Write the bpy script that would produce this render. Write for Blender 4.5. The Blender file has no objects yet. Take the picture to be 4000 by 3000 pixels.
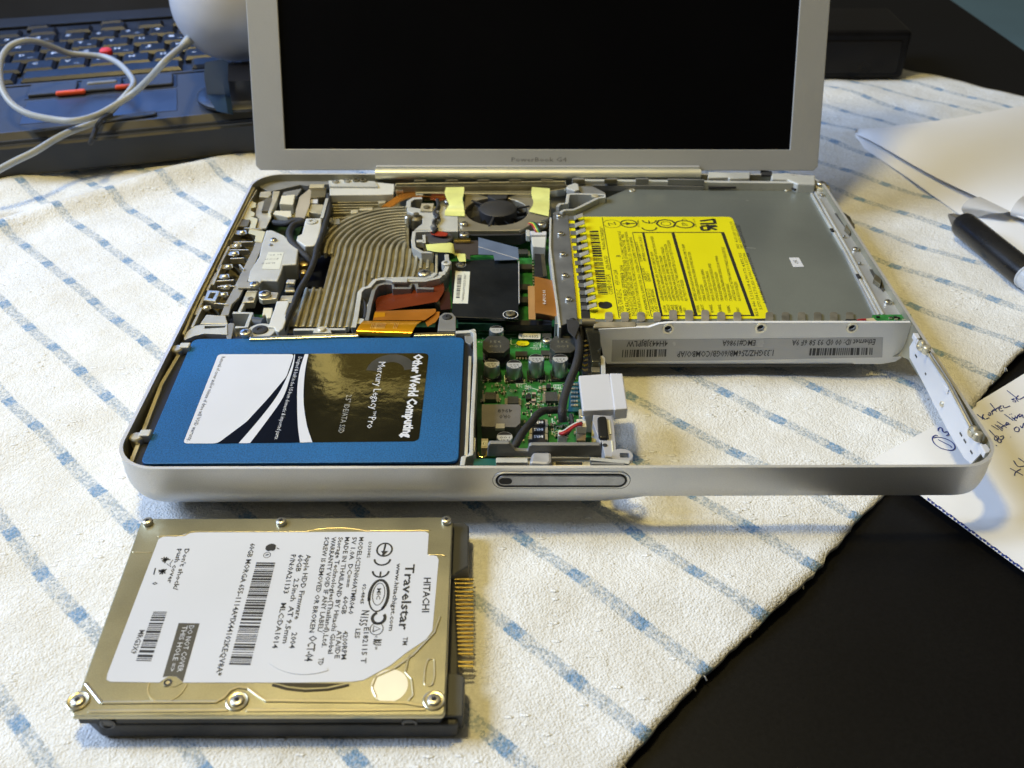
import bpy, math, random
from mathutils import Vector, Matrix
from mathutils.geometry import tessellate_polygon
random.seed(7)
S = 0.001                       # everything below is written in millimetres
sc = bpy.context.scene
COL = sc.collection

# ------------------------------------------------------------------ camera, world, lamps, exposure
FPX = 3718.916
CP = Vector((120.638, -220.222, 192.983))
CR = Matrix(((0.99994196, 0.00149766, -0.01066956), (-0.00949615, 0.59032735, -0.80710807), (0.00508976, 0.80716255, 0.59030731)))
cd = bpy.data.cameras.new('camera'); cam = bpy.data.objects.new('camera', cd); COL.objects.link(cam)
cam.matrix_world = Matrix.Translation(CP * S) @ CR.to_4x4()
cd.sensor_fit = 'HORIZONTAL'; cd.sensor_width = 36; cd.lens = FPX / 4000 * 36
cd.clip_start = 0.01; cd.clip_end = 50
cd.dof.use_dof = True; cd.dof.focus_distance = 0.335; cd.dof.aperture_fstop = 21
sc.camera = cam
sc.view_settings.view_transform = 'Standard'; sc.view_settings.look = 'None'
sc.view_settings.exposure = -0.70; sc.view_settings.gamma = 1
w = bpy.data.worlds.new('World'); sc.world = w; w.use_nodes = True
bg = w.node_tree.nodes['Background']; bg.inputs[0].default_value = (0.80, 0.74, 0.56, 1); bg.inputs[1].default_value = 0.16

def area(name, loc, target, size, power, col, shape='DISK', size_y=None):
    l = bpy.data.lights.new(name, 'AREA'); l.shape = shape; l.size = size * S
    if size_y: l.size_y = size_y * S
    l.energy = power; l.color = col
    o = bpy.data.objects.new(name, l); COL.objects.link(o)
    o.location = Vector(loc) * S
    o.rotation_euler = (Vector(target) - Vector(loc)).to_track_quat('-Z', 'Y').to_euler()
    return o
area('ceiling_lamp', (-40, 110, 720), (130, 80, 0), 100, 5.5, (1.0, 0.79, 0.30))
area('ceiling_bounce', (0, 780, 1500), (100, 100, 0), 1300, 3.6, (1.0, 0.84, 0.46), 'RECTANGLE', 600)
area('window_light', (-1500, 260, 1250), (60, 120, 0), 820, 100.0, (0.53, 0.69, 1.0), 'SQUARE')
area('screen_glow', (-190, 515, 150), (-130, 330, 0), 200, .85, (0.10, 0.32, 1.0), 'RECTANGLE', 120)

# ------------------------------------------------------------------ measuring: a pixel of a zoomed crop -> a point on a plane
ZM = {0: (0, 0, .553), 1: (700, 600, 2.212), 2: (1500, 650, 2.212), 3: (1700, 1200, 2.212), 4: (2100, 650, 1.4747), 5: (400, 1200, 1.4747),
      6: (200, 1950, 1.2289), 7: (0, 0, 1.8433), 8: (2700, 0, 1.3823), 9: (2300, 1200, 1.3012), 10: (1700, 1700, 2.212), 11: (3300, 1300, 2.37),
      12: (0, 600, 2.37), 13: (2250, 800, 2.765), 14: (650, 1050, 3.16), 15: (1000, 750, 3.16), 16: (0, 0, 2.011), 17: (3400, 1700, 2.765), 18: (3780, 1480, 2.1636), 19: (3600, 1620, 5.29)}
def ray(k, x, y):
    o = ZM[k]; X = o[0] + x / o[2]; Y = o[1] + y / o[2]
    return CR @ Vector(((X - 2000) / FPX, -(Y - 1500) / FPX, -1))
def at(k, x, y, z):
    d = ray(k, x, y); return CP + d * ((z - CP.z) / d.z)
def atY(k, x, y, yy):
    d = ray(k, x, y); return CP + d * ((yy - CP.y) / d.y)
def atX(k, x, y, xx):
    d = ray(k, x, y); return CP + d * ((xx - CP.x) / d.x)
def atP(k, x, y, p0, n):
    d = ray(k, x, y); return CP + d * ((p0 - CP).dot(n) / d.dot(n))
def P(k, pts, z): return [at(k, a, b, z) for a, b in pts]
V = Vector

# ------------------------------------------------------------------ materials
def lin(c):
    if isinstance(c, str):
        c = tuple(int(c[i:i + 2], 16) / 255 for i in (0, 2, 4))
        c = tuple(x / 12.92 if x <= .04045 else ((x + .055) / 1.055) ** 2.4 for x in c)
    return c
MC = {}
def mat(name, col, rough=.5, metal=0, var=.12, vs=60, bump=0, bs=900, spec=None, coat=0, grain=0, gs=3000, alpha=1, trans=0):
    if name in MC: return MC[name]
    m = bpy.data.materials.new(name); m.use_nodes = True; nt = m.node_tree; N = nt.nodes; L = nt.links
    b = N['Principled BSDF']; col = lin(col)
    tc = N.new('ShaderNodeTexCoord')
    n = N.new('ShaderNodeTexNoise'); n.inputs['Scale'].default_value = vs; n.inputs['Detail'].default_value = 5
    L.new(tc.outputs['Object'], n.inputs['Vector'])
    r = N.new('ShaderNodeValToRGB'); r.color_ramp.elements[0].position = .3; r.color_ramp.elements[1].position = .7
    r.color_ramp.elements[0].color = (*[c * (1 - var) for c in col], 1); r.color_ramp.elements[1].color = (*[min(1, c * (1 + var)) for c in col], 1)
    L.new(n.outputs['Fac'], r.inputs['Fac'])
    src = r.outputs['Color']
    if grain:
        g = N.new('ShaderNodeTexNoise'); g.inputs['Scale'].default_value = gs; g.inputs['Detail'].default_value = 2
        L.new(tc.outputs['Object'], g.inputs['Vector'])
        mx = N.new('ShaderNodeMix'); mx.data_type = 'RGBA'; mx.blend_type = 'MULTIPLY'; mx.inputs[0].default_value = 1
        gr = N.new('ShaderNodeValToRGB'); gr.color_ramp.elements[0].position = .3; gr.color_ramp.elements[1].position = .7
        gr.color_ramp.elements[0].color = (1 - grain,) * 3 + (1,); gr.color_ramp.elements[1].color = (1 + grain,) * 3 + (1,)
        L.new(g.outputs['Fac'], gr.inputs['Fac']); L.new(src, mx.inputs[6]); L.new(gr.outputs['Color'], mx.inputs[7]); src = mx.outputs[2]
    L.new(src, b.inputs['Base Color'])
    b.inputs['Roughness'].default_value = rough; b.inputs['Metallic'].default_value = metal
    if spec is not None: b.inputs['Specular IOR Level'].default_value = spec
    if coat: b.inputs['Coat Weight'].default_value = coat; b.inputs['Coat Roughness'].default_value = .05
    if trans: b.inputs['Transmission Weight'].default_value = trans
    if alpha < 1: b.inputs['Alpha'].default_value = alpha
    mr = N.new('ShaderNodeMapRange'); mr.inputs['To Min'].default_value = max(0, rough - .07); mr.inputs['To Max'].default_value = min(1, rough + .07)
    L.new(n.outputs['Fac'], mr.inputs['Value']); L.new(mr.outputs['Result'], b.inputs['Roughness'])
    if bump:
        bn = N.new('ShaderNodeTexNoise'); bn.inputs['Scale'].default_value = bs; bn.inputs['Detail'].default_value = 4
        L.new(tc.outputs['Object'], bn.inputs['Vector'])
        bp = N.new('ShaderNodeBump'); bp.inputs['Strength'].default_value = bump; bp.inputs['Distance'].default_value = .0004
        L.new(bn.outputs['Fac'], bp.inputs['Height']); L.new(bp.outputs['Normal'], b.inputs['Normal'])
    MC[name] = m; return m
ALU = mat('anodised_aluminium', (.72, .715, .70), .42, .6, .07, 30, .07, 4000, grain=.07)
BEZ = mat('painted_bezel', (.42, .42, .41), .5, .35, .04, 20, grain=.06, gs=5000)
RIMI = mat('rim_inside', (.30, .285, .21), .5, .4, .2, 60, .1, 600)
PAN = mat('pan_dark', (.05, .05, .045), .6, .3, .4, 80, .1, 500)
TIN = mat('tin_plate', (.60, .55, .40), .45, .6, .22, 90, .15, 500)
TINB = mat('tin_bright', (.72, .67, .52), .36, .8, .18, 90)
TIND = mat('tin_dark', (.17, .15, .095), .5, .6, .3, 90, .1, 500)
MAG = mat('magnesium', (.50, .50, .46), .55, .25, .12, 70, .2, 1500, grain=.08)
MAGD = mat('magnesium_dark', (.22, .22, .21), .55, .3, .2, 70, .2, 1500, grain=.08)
SINK = mat('heat_sink_metal', (.36, .32, .20), .45, .6, .2, 120, .25, 1200, grain=.1)
FIN = mat('heat_sink_fin', (.44, .405, .29), .42, .6, .2, 150, .2, 1200)
STEEL = mat('drive_steel', (.30, .325, .30), .36, .55, .1, 25, .06, 2500, grain=.05)
RAIL = mat('rail_steel', (.30, .31, .32), .4, .7, .22, 80, .12, 900)
SCR = mat('screw_steel', (.52, .50, .44), .34, .9, .1, 300)
BLK = mat('black_plastic', (.012, .012, .013), .45, 0, .3, 60, .1, 1200)
BLKM = mat('matte_black', (.02, .02, .021), .7, 0, .3, 100, .3, 1500)
RUB = mat('cable_sleeve', (.017, .017, .018), .65, 0, .3, 200, .8, 1800)
WHT = mat('white_plastic', (.56, .56, .58), .4, 0, .02, 60)
WHTL = mat('white_label', (.62, .63, .66), .4, 0, .03, 40)
OFFW = mat('paper_label', (.62, .62, .52), .6, 0, .05, 200)
PCB = mat('board_green', (.025, .17, .035), .35, 0, .35, 350, .15, 900, spec=.6)
PCBD = mat('board_dark_green', (.012, .05, .03), .4, 0, .4, 300)
SILK = mat('silk_screen', (.55, .66, .55), .6)
INK = mat('black_ink', (.012, .012, .012), .6, 0, .05)
GINK = mat('grey_ink', (.06, .06, .06), .6, 0, .05)
WINK = mat('white_ink', (.75, .75, .75), .5, 0, .02)
LGR = mat('light_grey_ink', (.30, .30, .28), .5, 0, .05)
YEL = mat('yellow_label', (.70, .64, .004), .42, 0, .03, 40)
YTAPE = mat('yellow_tape', (.66, .67, .22), .35, 0, .1, 150, .4, 250)
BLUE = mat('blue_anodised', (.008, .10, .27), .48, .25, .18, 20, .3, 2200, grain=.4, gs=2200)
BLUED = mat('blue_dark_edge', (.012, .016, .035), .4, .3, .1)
GLB = mat('glossy_black_label', (.225, .215, .13), .08, 1, .2, 60, .30, 110)
NAVY = mat('flat_navy_print', (.003, .0045, .009), .6, 0, .1, spec=.05)
KAP = mat('amber_film', (.42, .15, .018), .22, .25, .2, 60, .1, 300)
KAPD = mat('red_brown_film', (.16, .03, .008), .25, .15, .25, 50, .1, 300)
KAPG = mat('gold_film', (.92, .40, .012), .2, .6, .15, 60)
KAPT = mat('tan_film', (.32, .13, .025), .35, .1, .15, 60)
GOLD = mat('gold_pin', (.95, .70, .20), .25, 1, .1, 200)
COPPER = mat('copper_pipe', (.80, .33, .06), .25, .85, .2, 60)
RED = mat('red_plastic', (.55, .02, .012), .4, 0, .1)
REDW = mat('red_wire', (.36, .02, .02), .4); WW = mat('white_wire', (.5, .5, .45), .4)
YW = mat('yellow_wire', (.6, .5, .05), .4); GW = mat('green_wire', (.03, .25, .05), .4)
HDM = mat('drive_cover_metal', (.41, .385, .26), .30, .8, .16, 40, .12, 3000, grain=.08)
HDE = mat('drive_cover_edge', (.58, .52, .34), .3, .9, .1)
HDB = mat('drive_casting', (.045, .045, .045), .5, .3, .3, 100, .2, 1000)
HDC = mat('connector_black', (.045, .046, .045), .45, 0, .1, 80)
FOIL = mat('silver_foil_sticker', (.88, .86, .78), .30, .5, .03)
SCREEN = mat('screen_black', (.002, .002, .0025), .35, 0, .1, 20, spec=.06)
FAN = mat('fan_black', (.022, .022, .024), .55, 0, .2, 100)
FANH = mat('fan_housing', (.44, .40, .30), .4, .7, .12, 80, .1, 900)
MEMB = mat('black_insulator', (.012, .014, .016), .2, 0, .3, 50, .5, 160, spec=.7)
MEMC = mat('blue_grey_film', (.13, .17, .25), .3, .1, .2, 60, .2, 200)
CAN = mat('capacitor_can', (.40, .45, .44), .3, .85, .06, 60)
CANT = mat('capacitor_top', (.74, .76, .76), .35, .6, .04, 60)
IND = mat('ferrite', (.045, .045, .038), .45, 0, .25, 200, .3, 1500)
INDG = mat('grey_ferrite', (.13, .12, .105), .6, 0, .1, 200, .2, 1500)
PAPER = mat('paper', (.80, .80, .80), .8, 0, .02, 20)
PENI = mat('pen_ink', (.02, .04, .22), .6, 0, .1)
TPB = mat('dark_laptop_plastic', (.018, .019, .021), .5, 0, .12, 20, .1, 2500)
TPK = mat('dark_key', (.013, .014, .016), .42, 0, .2, 60)
TPL = mat('key_legend', (.55, .58, .62), .5)
WBALL = mat('webcam_white', (.48, .48, .50), .35, 0, .03, 20)
CABW = mat('cable_grey', (.34, .35, .34), .45, 0, .04, 60)

# ------------------------------------------------------------------ mesh builder
class B:
    def __init__(s): s.v = []; s.f = []; s.m = []
    def add(s, vs, fs, m=0):
        o = len(s.v); s.v += [tuple(x) for x in vs]; s.f += [tuple(i + o for i in f) for f in fs]; s.m += [m] * len(fs); return s
    def prism(s, pts, d, m=0, holes=(), side=None):
        d = V((0, 0, -d)) if isinstance(d, (int, float)) else V(d)
        loops = [list(map(V, pts))] + [list(map(V, h)) for h in holes]
        nrm = V((0, 0, 0)); L0 = loops[0]
        for i in range(len(L0)): nrm += L0[i].cross(L0[(i + 1) % len(L0)])
        if nrm.dot(d) > 0: loops[0].reverse()
        for i in range(1, len(loops)):
            nh = V((0, 0, 0))
            for j in range(len(loops[i])): nh += loops[i][j].cross(loops[i][(j + 1) % len(loops[i])])
            if nh.dot(d) < 0: loops[i].reverse()
        flat = [p for l in loops for p in l]; n = len(flat)
        if holes: tris = [t for t in tessellate_polygon(loops)]
        else: tris = [tuple(range(n))]
        top = []
        for t in tris:
            if len(t) == 3 and holes:
                a, b_, c = (flat[i] for i in t)
                if (b_ - a).cross(c - a).dot(d) > 0: t = (t[0], t[2], t[1])
            top.append(tuple(t))
        s.add(flat, top, m)
        bot = [p + d for p in flat]
        s.add(bot, [tuple(reversed(t)) for t in top], m if side is None else side)
        k = 0; fs = []
        for l in loops:
            nl = len(l)
            for i in range(nl):
                a = k + i; c = k + (i + 1) % nl
                fs.append((a, a + n, c + n, c))
            k += nl
        s.add(flat + bot, fs, m if side is None else side)
        return s
    def box(s, c, h, m=0, rz=0, ax=None):
        c = V(c)
        if ax is None:
            cx, sx = math.cos(rz), math.sin(rz); ax = (V((cx, sx, 0)), V((-sx, cx, 0)), V((0, 0, 1)))
        vs = [c + ax[0] * (h[0] * i) + ax[1] * (h[1] * j) + ax[2] * (h[2] * k) for i in (-1, 1) for j in (-1, 1) for k in (-1, 1)]
        return s.add(vs, [(0, 1, 3, 2), (4, 6, 7, 5), (0, 4, 5, 1), (2, 3, 7, 6), (0, 2, 6, 4), (1, 5, 7, 3)], m)
    def lathe(s, c, prof, n=24, m=0, ax=None, mats=None):
        c = V(c)
        if ax is None: X, Y, Zv = V((1, 0, 0)), V((0, 1, 0)), V((0, 0, 1))
        else:
            Zv = V(ax).normalized(); X = Zv.orthogonal().normalized(); Y = Zv.cross(X)
        vs = []
        for r, z in prof:
            for i in range(n):
                a = 2 * math.pi * i / n; vs.append(c + X * (r * math.cos(a)) + Y * (r * math.sin(a)) + Zv * z)
        for j in range(len(prof) - 1):
            fs = [(j * n + i, j * n + (i + 1) % n, (j + 1) * n + (i + 1) % n, (j + 1) * n + i) for i in range(n)]
            o = len(s.v)
            s.add(vs[j * n:(j + 2) * n], [tuple(q - j * n for q in f) for f in fs], mats[j] if mats else m)
        if prof[0][0] > 1e-6: s.add(vs[:n], [tuple(reversed(range(n)))], mats[0] if mats else m)
        if prof[-1][0] > 1e-6: s.add(vs[-n:], [tuple(range(n))], mats[-1] if mats else m)
        return s
    def tube(s, pts, r, n=8, m=0, cap=True, sub=1):
        pts = smooth(pts, sub) if sub > 1 else [V(p) for p in pts]
        rr = r if isinstance(r, (list, tuple)) else None
        up = V((0, 0, 1)); vs = []; prev = None
        for i, p in enumerate(pts):
            t = (pts[min(i + 1, len(pts) - 1)] - pts[max(i - 1, 0)]).normalized()
            if prev is None:
                x = t.orthogonal().normalized()
            else:
                x = (prev - t * prev.dot(t)).normalized()
            prev = x; y = t.cross(x)
            q = rr[min(i * len(rr) // len(pts), len(rr) - 1)] if rr else r
            for k in range(n):
                a = 2 * math.pi * k / n; vs.append(p + x * (q * math.cos(a)) + y * (q * math.sin(a)))
        fs = [(i * n + k, i * n + (k + 1) % n, (i + 1) * n + (k + 1) % n, (i + 1) * n + k) for i in range(len(pts) - 1) for k in range(n)]
        if cap: fs += [tuple(reversed(range(n))), tuple(range((len(pts) - 1) * n, len(pts) * n))]
        return s.add(vs, fs, m)
    def rib(s, pts, w, h, m=0, closed=False):     # wall of width w and height h hanging below a polyline on its top
        pts = [V(p) for p in pts]; n = len(pts); vs = []
        for i, p in enumerate(pts):
            a = pts[i - 1] if (i or closed) else p; b_ = pts[(i + 1) % n] if (i < n - 1 or closed) else p
            t = (b_ - a); t.z = 0; t.normalize(); q = V((-t.y, t.x, 0)) * (w / 2)
            vs += [p + q, p - q, p - q - V((0, 0, h)), p + q - V((0, 0, h))]
        fs = []
        for i in range(n if closed else n - 1):
            j = (i + 1) % n
            for k in range(4):
                fs.append((i * 4 + k, j * 4 + k, j * 4 + (k + 1) % 4, i * 4 + (k + 1) % 4))
        if not closed: fs += [(0, 1, 2, 3), ((n - 1) * 4 + 3, (n - 1) * 4 + 2, (n - 1) * 4 + 1, (n - 1) * 4)]
        return s.add(vs, [tuple(reversed(f)) for f in fs], m)
    def loft(s, A, Bp, th=(0, 0, -.3), m=0, back=None):   # thick sheet between two polylines of equal count
        n = len(A); th = V(th)
        A = list(map(V, A)); Bp = list(map(V, Bp))
        vs = A + Bp + [p + th for p in A] + [p + th for p in Bp]
        fs = [(i, i + 1, n + i + 1, n + i) for i in range(n - 1)]
        s.add(vs, fs, m)
        bk = [(2 * n + i, 3 * n + i, 3 * n + i + 1, 2 * n + i + 1) for i in range(n - 1)]
        bk += [(i, 2 * n + i, 2 * n + i + 1, i + 1) for i in range(n - 1)] + [(n + i, n + i + 1, 3 * n + i + 1, 3 * n + i) for i in range(n - 1)]
        bk += [(0, n, 3 * n, 2 * n), (n - 1, 3 * n - 1, 4 * n - 1, 2 * n - 1)]
        s.add(vs, bk, m if back is None else back)
        return s
    def flat(s, pts, m=0): return s.add(pts, [tuple(range(len(pts)))], m)
    def ring(s, c, rx, ry, w, m=0, n=28, X=V((1, 0, 0)), Y=V((0, 1, 0)), a0=0, a1=360):
        c = V(c); vs = []; full = a1 - a0 >= 360
        for i in range(n + 1):
            a = math.radians(a0 + (a1 - a0) * i / n)
            for q in (0, w): vs.append(c + X * ((rx - q) * math.cos(a)) + Y * ((ry - q) * math.sin(a)))
        return s.add(vs, [(2 * i, 2 * i + 2, 2 * i + 3, 2 * i + 1) for i in range(n)], m)
    def line(s, pts, w, m=0, up=V((0, 0, 1))):
        pts = [V(p) for p in pts]; vs = []
        for i, p in enumerate(pts):
            t = (pts[min(i + 1, len(pts) - 1)] - pts[max(i - 1, 0)]).normalized(); q = t.cross(up) * (w / 2); vs += [p + q, p - q]
        return s.add(vs, [(2 * i, 2 * i + 1, 2 * i + 3, 2 * i + 2) for i in range(len(pts) - 1)], m)
    def text(s, t, p0, p1, h, m=0, up=V((0, 0, 1)), sx=None, bold=0, shear=0):
        """letters of height h along the baseline p0 -> p1, lying on the plane whose normal is up"""
        vs, fs, x1 = glyphs(t, bold)
        p0 = V(p0); p1 = V(p1); X = (p1 - p0); Lx = X.length; X.normalize(); Y = V(up).cross(X).normalized()
        k = Lx / max(x1, 1e-6)
        return s.add([p0 + X * (v[0] * k + v[1] * shear * h) + Y * (v[1] * h) for v in vs], fs, m)
    def bars(s, a, b_, c, d, n=60, m=0, seed=1):   # bar code: a->b first bar, d->c last bar
        rnd = random.Random(seed); t = 0; L = []
        while t < n:
            w_ = rnd.choice((1, 1, 1, 2, 3)); g = rnd.choice((1, 1, 1, 2)); L.append((t, t + w_)); t += w_ + g
        a, b_, c, d = map(V, (a, b_, c, d))
        for u, v in L:
            u /= t; v /= t
            s.add([a.lerp(d, u), b_.lerp(c, u), b_.lerp(c, v), a.lerp(d, v)], [(0, 1, 2, 3)], m)
        return s
    def build(s, name, mats, parent=None, bevel=0, sm=False, kind=None, label=None, solid=0):
        me = bpy.data.meshes.new(name); off = V((0, 0, 0))
        if parent is not None: off = V(parent.get('_base', (0, 0, 0)))
        me.from_pydata([((x - off.x) * S, (y - off.y) * S, (z - off.z) * S) for x, y, z in s.v], [], s.f)
        if not isinstance(mats, (list, tuple)): mats = [mats]
        for m in mats: me.materials.append(m)
        me.polygons.foreach_set('material_index', s.m)
        if sm: me.polygons.foreach_set('use_smooth', [True] * len(s.f))
        me.update()
        if bevel or solid or sm:
            import bmesh
            bm = bmesh.new(); bm.from_mesh(me); bmesh.ops.remove_doubles(bm, verts=bm.verts, dist=1e-6)
            if sm != 'n': bmesh.ops.recalc_face_normals(bm, faces=bm.faces)
            bm.to_mesh(me); bm.free()
            if sm: me.set_sharp_from_angle(angle=math.radians(38))
        o = bpy.data.objects.new(name, me); COL.objects.link(o)
        if parent is not None:
            o.parent = parent; o['_base'] = list(off)
        if bevel:
            md = o.modifiers.new('bevel', 'BEVEL'); md.width = bevel * S; md.segments = 2; md.limit_method = 'ANGLE'; md.angle_limit = math.radians(35); md.use_clamp_overlap = True
            if sm is False:
                md.harden_normals = False
        if kind: o['kind'] = kind
        if label: o['label'] = label
        return o
GC = {}; CAPH = 1.0
def glyphs(t, bold=0):
    key = (t, bold)
    if key in GC: return GC[key]
    c = bpy.data.curves.new('t', 'FONT'); c.body = t; c.size = 1; c.resolution_u = 1; c.offset = bold; c.fill_mode = 'FRONT'
    o = bpy.data.objects.new('t', c); me = o.to_mesh()
    vs = [(v.co.x, v.co.y) for v in me.vertices]; fs = [tuple(p.vertices) for p in me.polygons]
    o.to_mesh_clear(); bpy.data.objects.remove(o); bpy.data.curves.remove(c)
    x0 = min(v[0] for v in vs) if vs else 0; x1 = max(v[0] for v in vs) if vs else 1
    vs = [(x - x0, y / CAPH) for x, y in vs]     # cap height = 1
    GC[key] = (vs, fs, x1 - x0); return GC[key]
CAPH = max(v[1] for v in glyphs('H')[0]); GC.clear()
def smooth(pts, k=6):
    pts = [V(p) for p in pts]; out = []
    for i in range(len(pts) - 1):
        a = pts[max(i - 1, 0)]; b_ = pts[i]; c = pts[i + 1]; d = pts[min(i + 2, len(pts) - 1)]
        for j in range(k):
            t = j / k
            out.append(.5 * ((2 * b_) + (c - a) * t + (2 * a - 5 * b_ + 4 * c - d) * t * t + (3 * b_ - a - 3 * c + d) * t ** 3))
    out.append(pts[-1]); return out
def rrect(x0, y0, x1, y1, r, n=6, z=0):
    out = []
    for cx, cy, a0 in ((x1 - r, y1 - r, 0), (x0 + r, y1 - r, 90), (x0 + r, y0 + r, 180), (x1 - r, y0 + r, 270)):
        for i in range(n + 1):
            a = math.radians(a0 + 90 * i / n); out.append(V((cx + r * math.cos(a), cy + r * math.sin(a), z)))
    return out
def circ(c, r, n=24, ry=None):
    c = V(c); return [V((c.x + r * math.cos(2 * math.pi * i / n), c.y + (ry or r) * math.sin(2 * math.pi * i / n), c.z)) for i in range(n)]
def roundpoly(pts, r, n=4):
    out = []; N_ = len(pts); pts = [V(p) for p in pts]
    for i in range(N_):
        p = pts[i]; a = pts[i - 1]; b_ = pts[(i + 1) % N_]
        da = (a - p); db = (b_ - p); rr = min(r, da.length * .45, db.length * .45)
        A = p + da.normalized() * rr; C = p + db.normalized() * rr
        for j in range(n + 1):
            t = j / n; out.append(A * (1 - t) ** 2 + p * 2 * t * (1 - t) + C * t * t)
    return out
def thing(name, label, cat, loc, group=None):
    o = bpy.data.objects.new(name, None); COL.objects.link(o); o.location = V(loc) * S; o['_base'] = list(loc)
    o.empty_display_size = .01
    o['label'] = label; o['category'] = cat
    if group: o['group'] = group
    return o
def tag(o, label, cat, group=None):
    o['label'] = label; o['category'] = cat
    if group: o['group'] = group
    return o
def sheet(name, k, pts, z, d, m, parent, bevel=.25, r=0, holes=(), label=None, side=None):
    p = P(k, pts, z)
    if r: p = roundpoly(p, r)
    return B().prism(p, d, holes=[P(k, h, z) if not isinstance(h[0], Vector) else h for h in holes]).build(name, m, parent, bevel=bevel, label=label)
def copyat(o, loc, parent, rz=0):
    c = o.copy(); COL.objects.link(c); c.parent = parent; off = V(parent.get('_base', (0, 0, 0)))
    c.location = (V(loc) - off) * S; c.rotation_euler = (0, 0, rz); return c
SCREWS = {}
def screw(p, r, parent, h=.9, kind='cross', name='screw', m=None):
    key = (round(r, 2), kind, m.name if m else '')
    if key not in SCREWS:
        b = B().lathe((0, 0, 0), [(r, -h * .9), (r, h * .35), (r * .93, h * .6), (r * .8, h * .78), (r * .34, h * .9), (r * .3, h * .45), (0, h * .4)], 20)
        if kind == 'cross':
            for a in (.5, .5 + math.pi / 2): b.box((0, 0, h * .80), (r * .52, r * .10, h * .12), 1, a)
        else:
            for a in range(3): b.box((0, 0, h * .80), (r * .42, r * .12, h * .12), 1, a * math.pi / 3)
        b.v = b.v; me_o = b.build(name, [m or SCR, BLKM], None, sm='n'); SCREWS[key] = me_o.data; bpy.data.objects.remove(me_o)
    o = bpy.data.objects.new(name, SCREWS[key]); COL.objects.link(o)
    if parent is not None:
        o.parent = parent; off = V(parent.get('_base', (0, 0, 0))); o['_base'] = list(off)
    else: off = V((0, 0, 0))
    o.location = (V(p) - off) * S; o.rotation_euler = (0, 0, (p[0] * 7.3) % 3)
    return o
def logo(b, c, r, m, X, Y):
    """a bitten apple with a leaf, upright along Y"""
    pts = []
    for i in range(48):
        a = 2 * math.pi * i / 48
        q = 1 - .13 * math.exp(-((a - math.pi / 2) / .35) ** 2) - .08 * math.exp(-((a - 3 * math.pi / 2) / .28) ** 2)
        x = math.cos(a) * q * .92; y = math.sin(a) * q * .95; x *= 1 - .14 * (y < 0) * abs(y)
        d = math.hypot(x - 1.12, y - .18)
        if d < .42: x = 1.12 - math.sqrt(max(0, .42 ** 2 - (y - .18) ** 2)) if abs(y - .18) < .42 else x
        pts.append(V(c) + X * (x * r) + Y * (y * r))
    b.flat(pts, m)
    leaf = [(.02, 1.0), (.08, 1.28), (.34, 1.52), (.42, 1.55), (.38, 1.28), (.2, 1.08)]
    b.flat([V(c) + X * (x * r) + Y * (y * r) for x, y in leaf], m)
X1, Y1, Z1 = V((1, 0, 0)), V((0, 1, 0)), V((0, 0, 1))

# ------------------------------------------------------------------ the setting: table, floor, cloth
ZC = -24.6
b = B(); b.prism([V((-900, -600, -28)), V((520, -600, -28)), V((520, 1300, -28)), V((-900, 1300, -28))], 32)
m = mat('black_table_top', (.004, .0037, .0037), .5, 0, .3, 8, .12, 500, grain=.25, gs=900, spec=.18)
b.build('table_top', m, bevel=2, kind='structure')
b = B(); b.prism([V((-3000, -2000, -760)), V((4000, -2000, -760)), V((4000, 5000, -760)), V((-3000, 5000, -760))], 20)
FL = mat('teal_floor', (.40, .66, .74), .5, 0, .1, 2, .1, 60)
b.build('floor', FL, kind='structure')
# pale seams between the floor boards seen past the table corner
b = B()
for q in range(3): b.box((1080 + q * 70, 1500, -757), (7, 1500, 3), 0, -.16)
b.build('floor_batten', mat('pale_teal_batten', (.55, .78, .84), .5, 0, .1, 2), kind='structure')

def cloth_z(x, y):
    def ridge(ax, ay, bx, by, wd, hh):
        dx, dy = bx - ax, by - ay; L = math.hypot(dx, dy); t = ((x - ax) * dx + (y - ay) * dy) / L; d = ((x - ax) * -dy + (y - ay) * dx) / L
        e = 1 / (1 + math.exp(-(t / 12))) * 1 / (1 + math.exp((t - L) / 12))
        return hh * e * math.exp(-(d / wd) ** 2)
    far = min(1, max(0, max(-x - 6, x - 283, -y - 84, y - 226) / 22))
    z = ridge(-150, 186, -30, 292, 9, 6.5) + ridge(-220, 150, -120, 290, 12, 4) + ridge(-150, 60, -60, 40, 13, 3.2) + ridge(-120, -30, -30, -60, 12, 2.5)
    z += ridge(300, 330, 420, 300, 16, 3) + ridge(310, 150, 380, 120, 14, 2.2) + ridge(300, 420, 400, 380, 14, 3)
    z += .7 * math.sin(x * .07 + y * .035) * math.cos(y * .06) + .5 * math.sin(y * .11 - x * .05)
    z *= far
    z += .25 * math.sin(x * .21) * math.sin(y * .17 + 1)
    if 150 < x < 277 and 0 < y < 83: z += .5 * math.sin(x * .09 + 1) * math.sin(y * .08)
    z += ridge(120, -22, 235, -34, 8, 1.6)
    if x > 235 and y < 90: z -= 1.0 * min(1, (x - 235) / 15)
    return ZC + z
b = []; N1, N2 = 260, 330; u0, u1, v0, v1 = -600, 166, -460, 612
import bpy as _b
vs = []; uv = []; R2 = math.sqrt(.5); rnd = random.Random(3)
jr = [rnd.gauss(0, .25) for _ in range(N2 + 1)]
for i in range(N1 + 1):
    for j in range(N2 + 1):
        u = u0 + (u1 - u0) * i / N1; v = v0 + (v1 - v0) * j / N2
        if i == N1: u += jr[j] + .9 * math.sin(v * .06)
        x = (u + v) * R2; y = (v - u) * R2; z = cloth_z(x, y)
        vs.append((x * S, y * S, z * S)); uv.append((u, v))
fs = [(i * (N2 + 1) + j, (i + 1) * (N2 + 1) + j, (i + 1) * (N2 + 1) + j + 1, i * (N2 + 1) + j + 1) for i in range(N1) for j in range(N2)]
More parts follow.
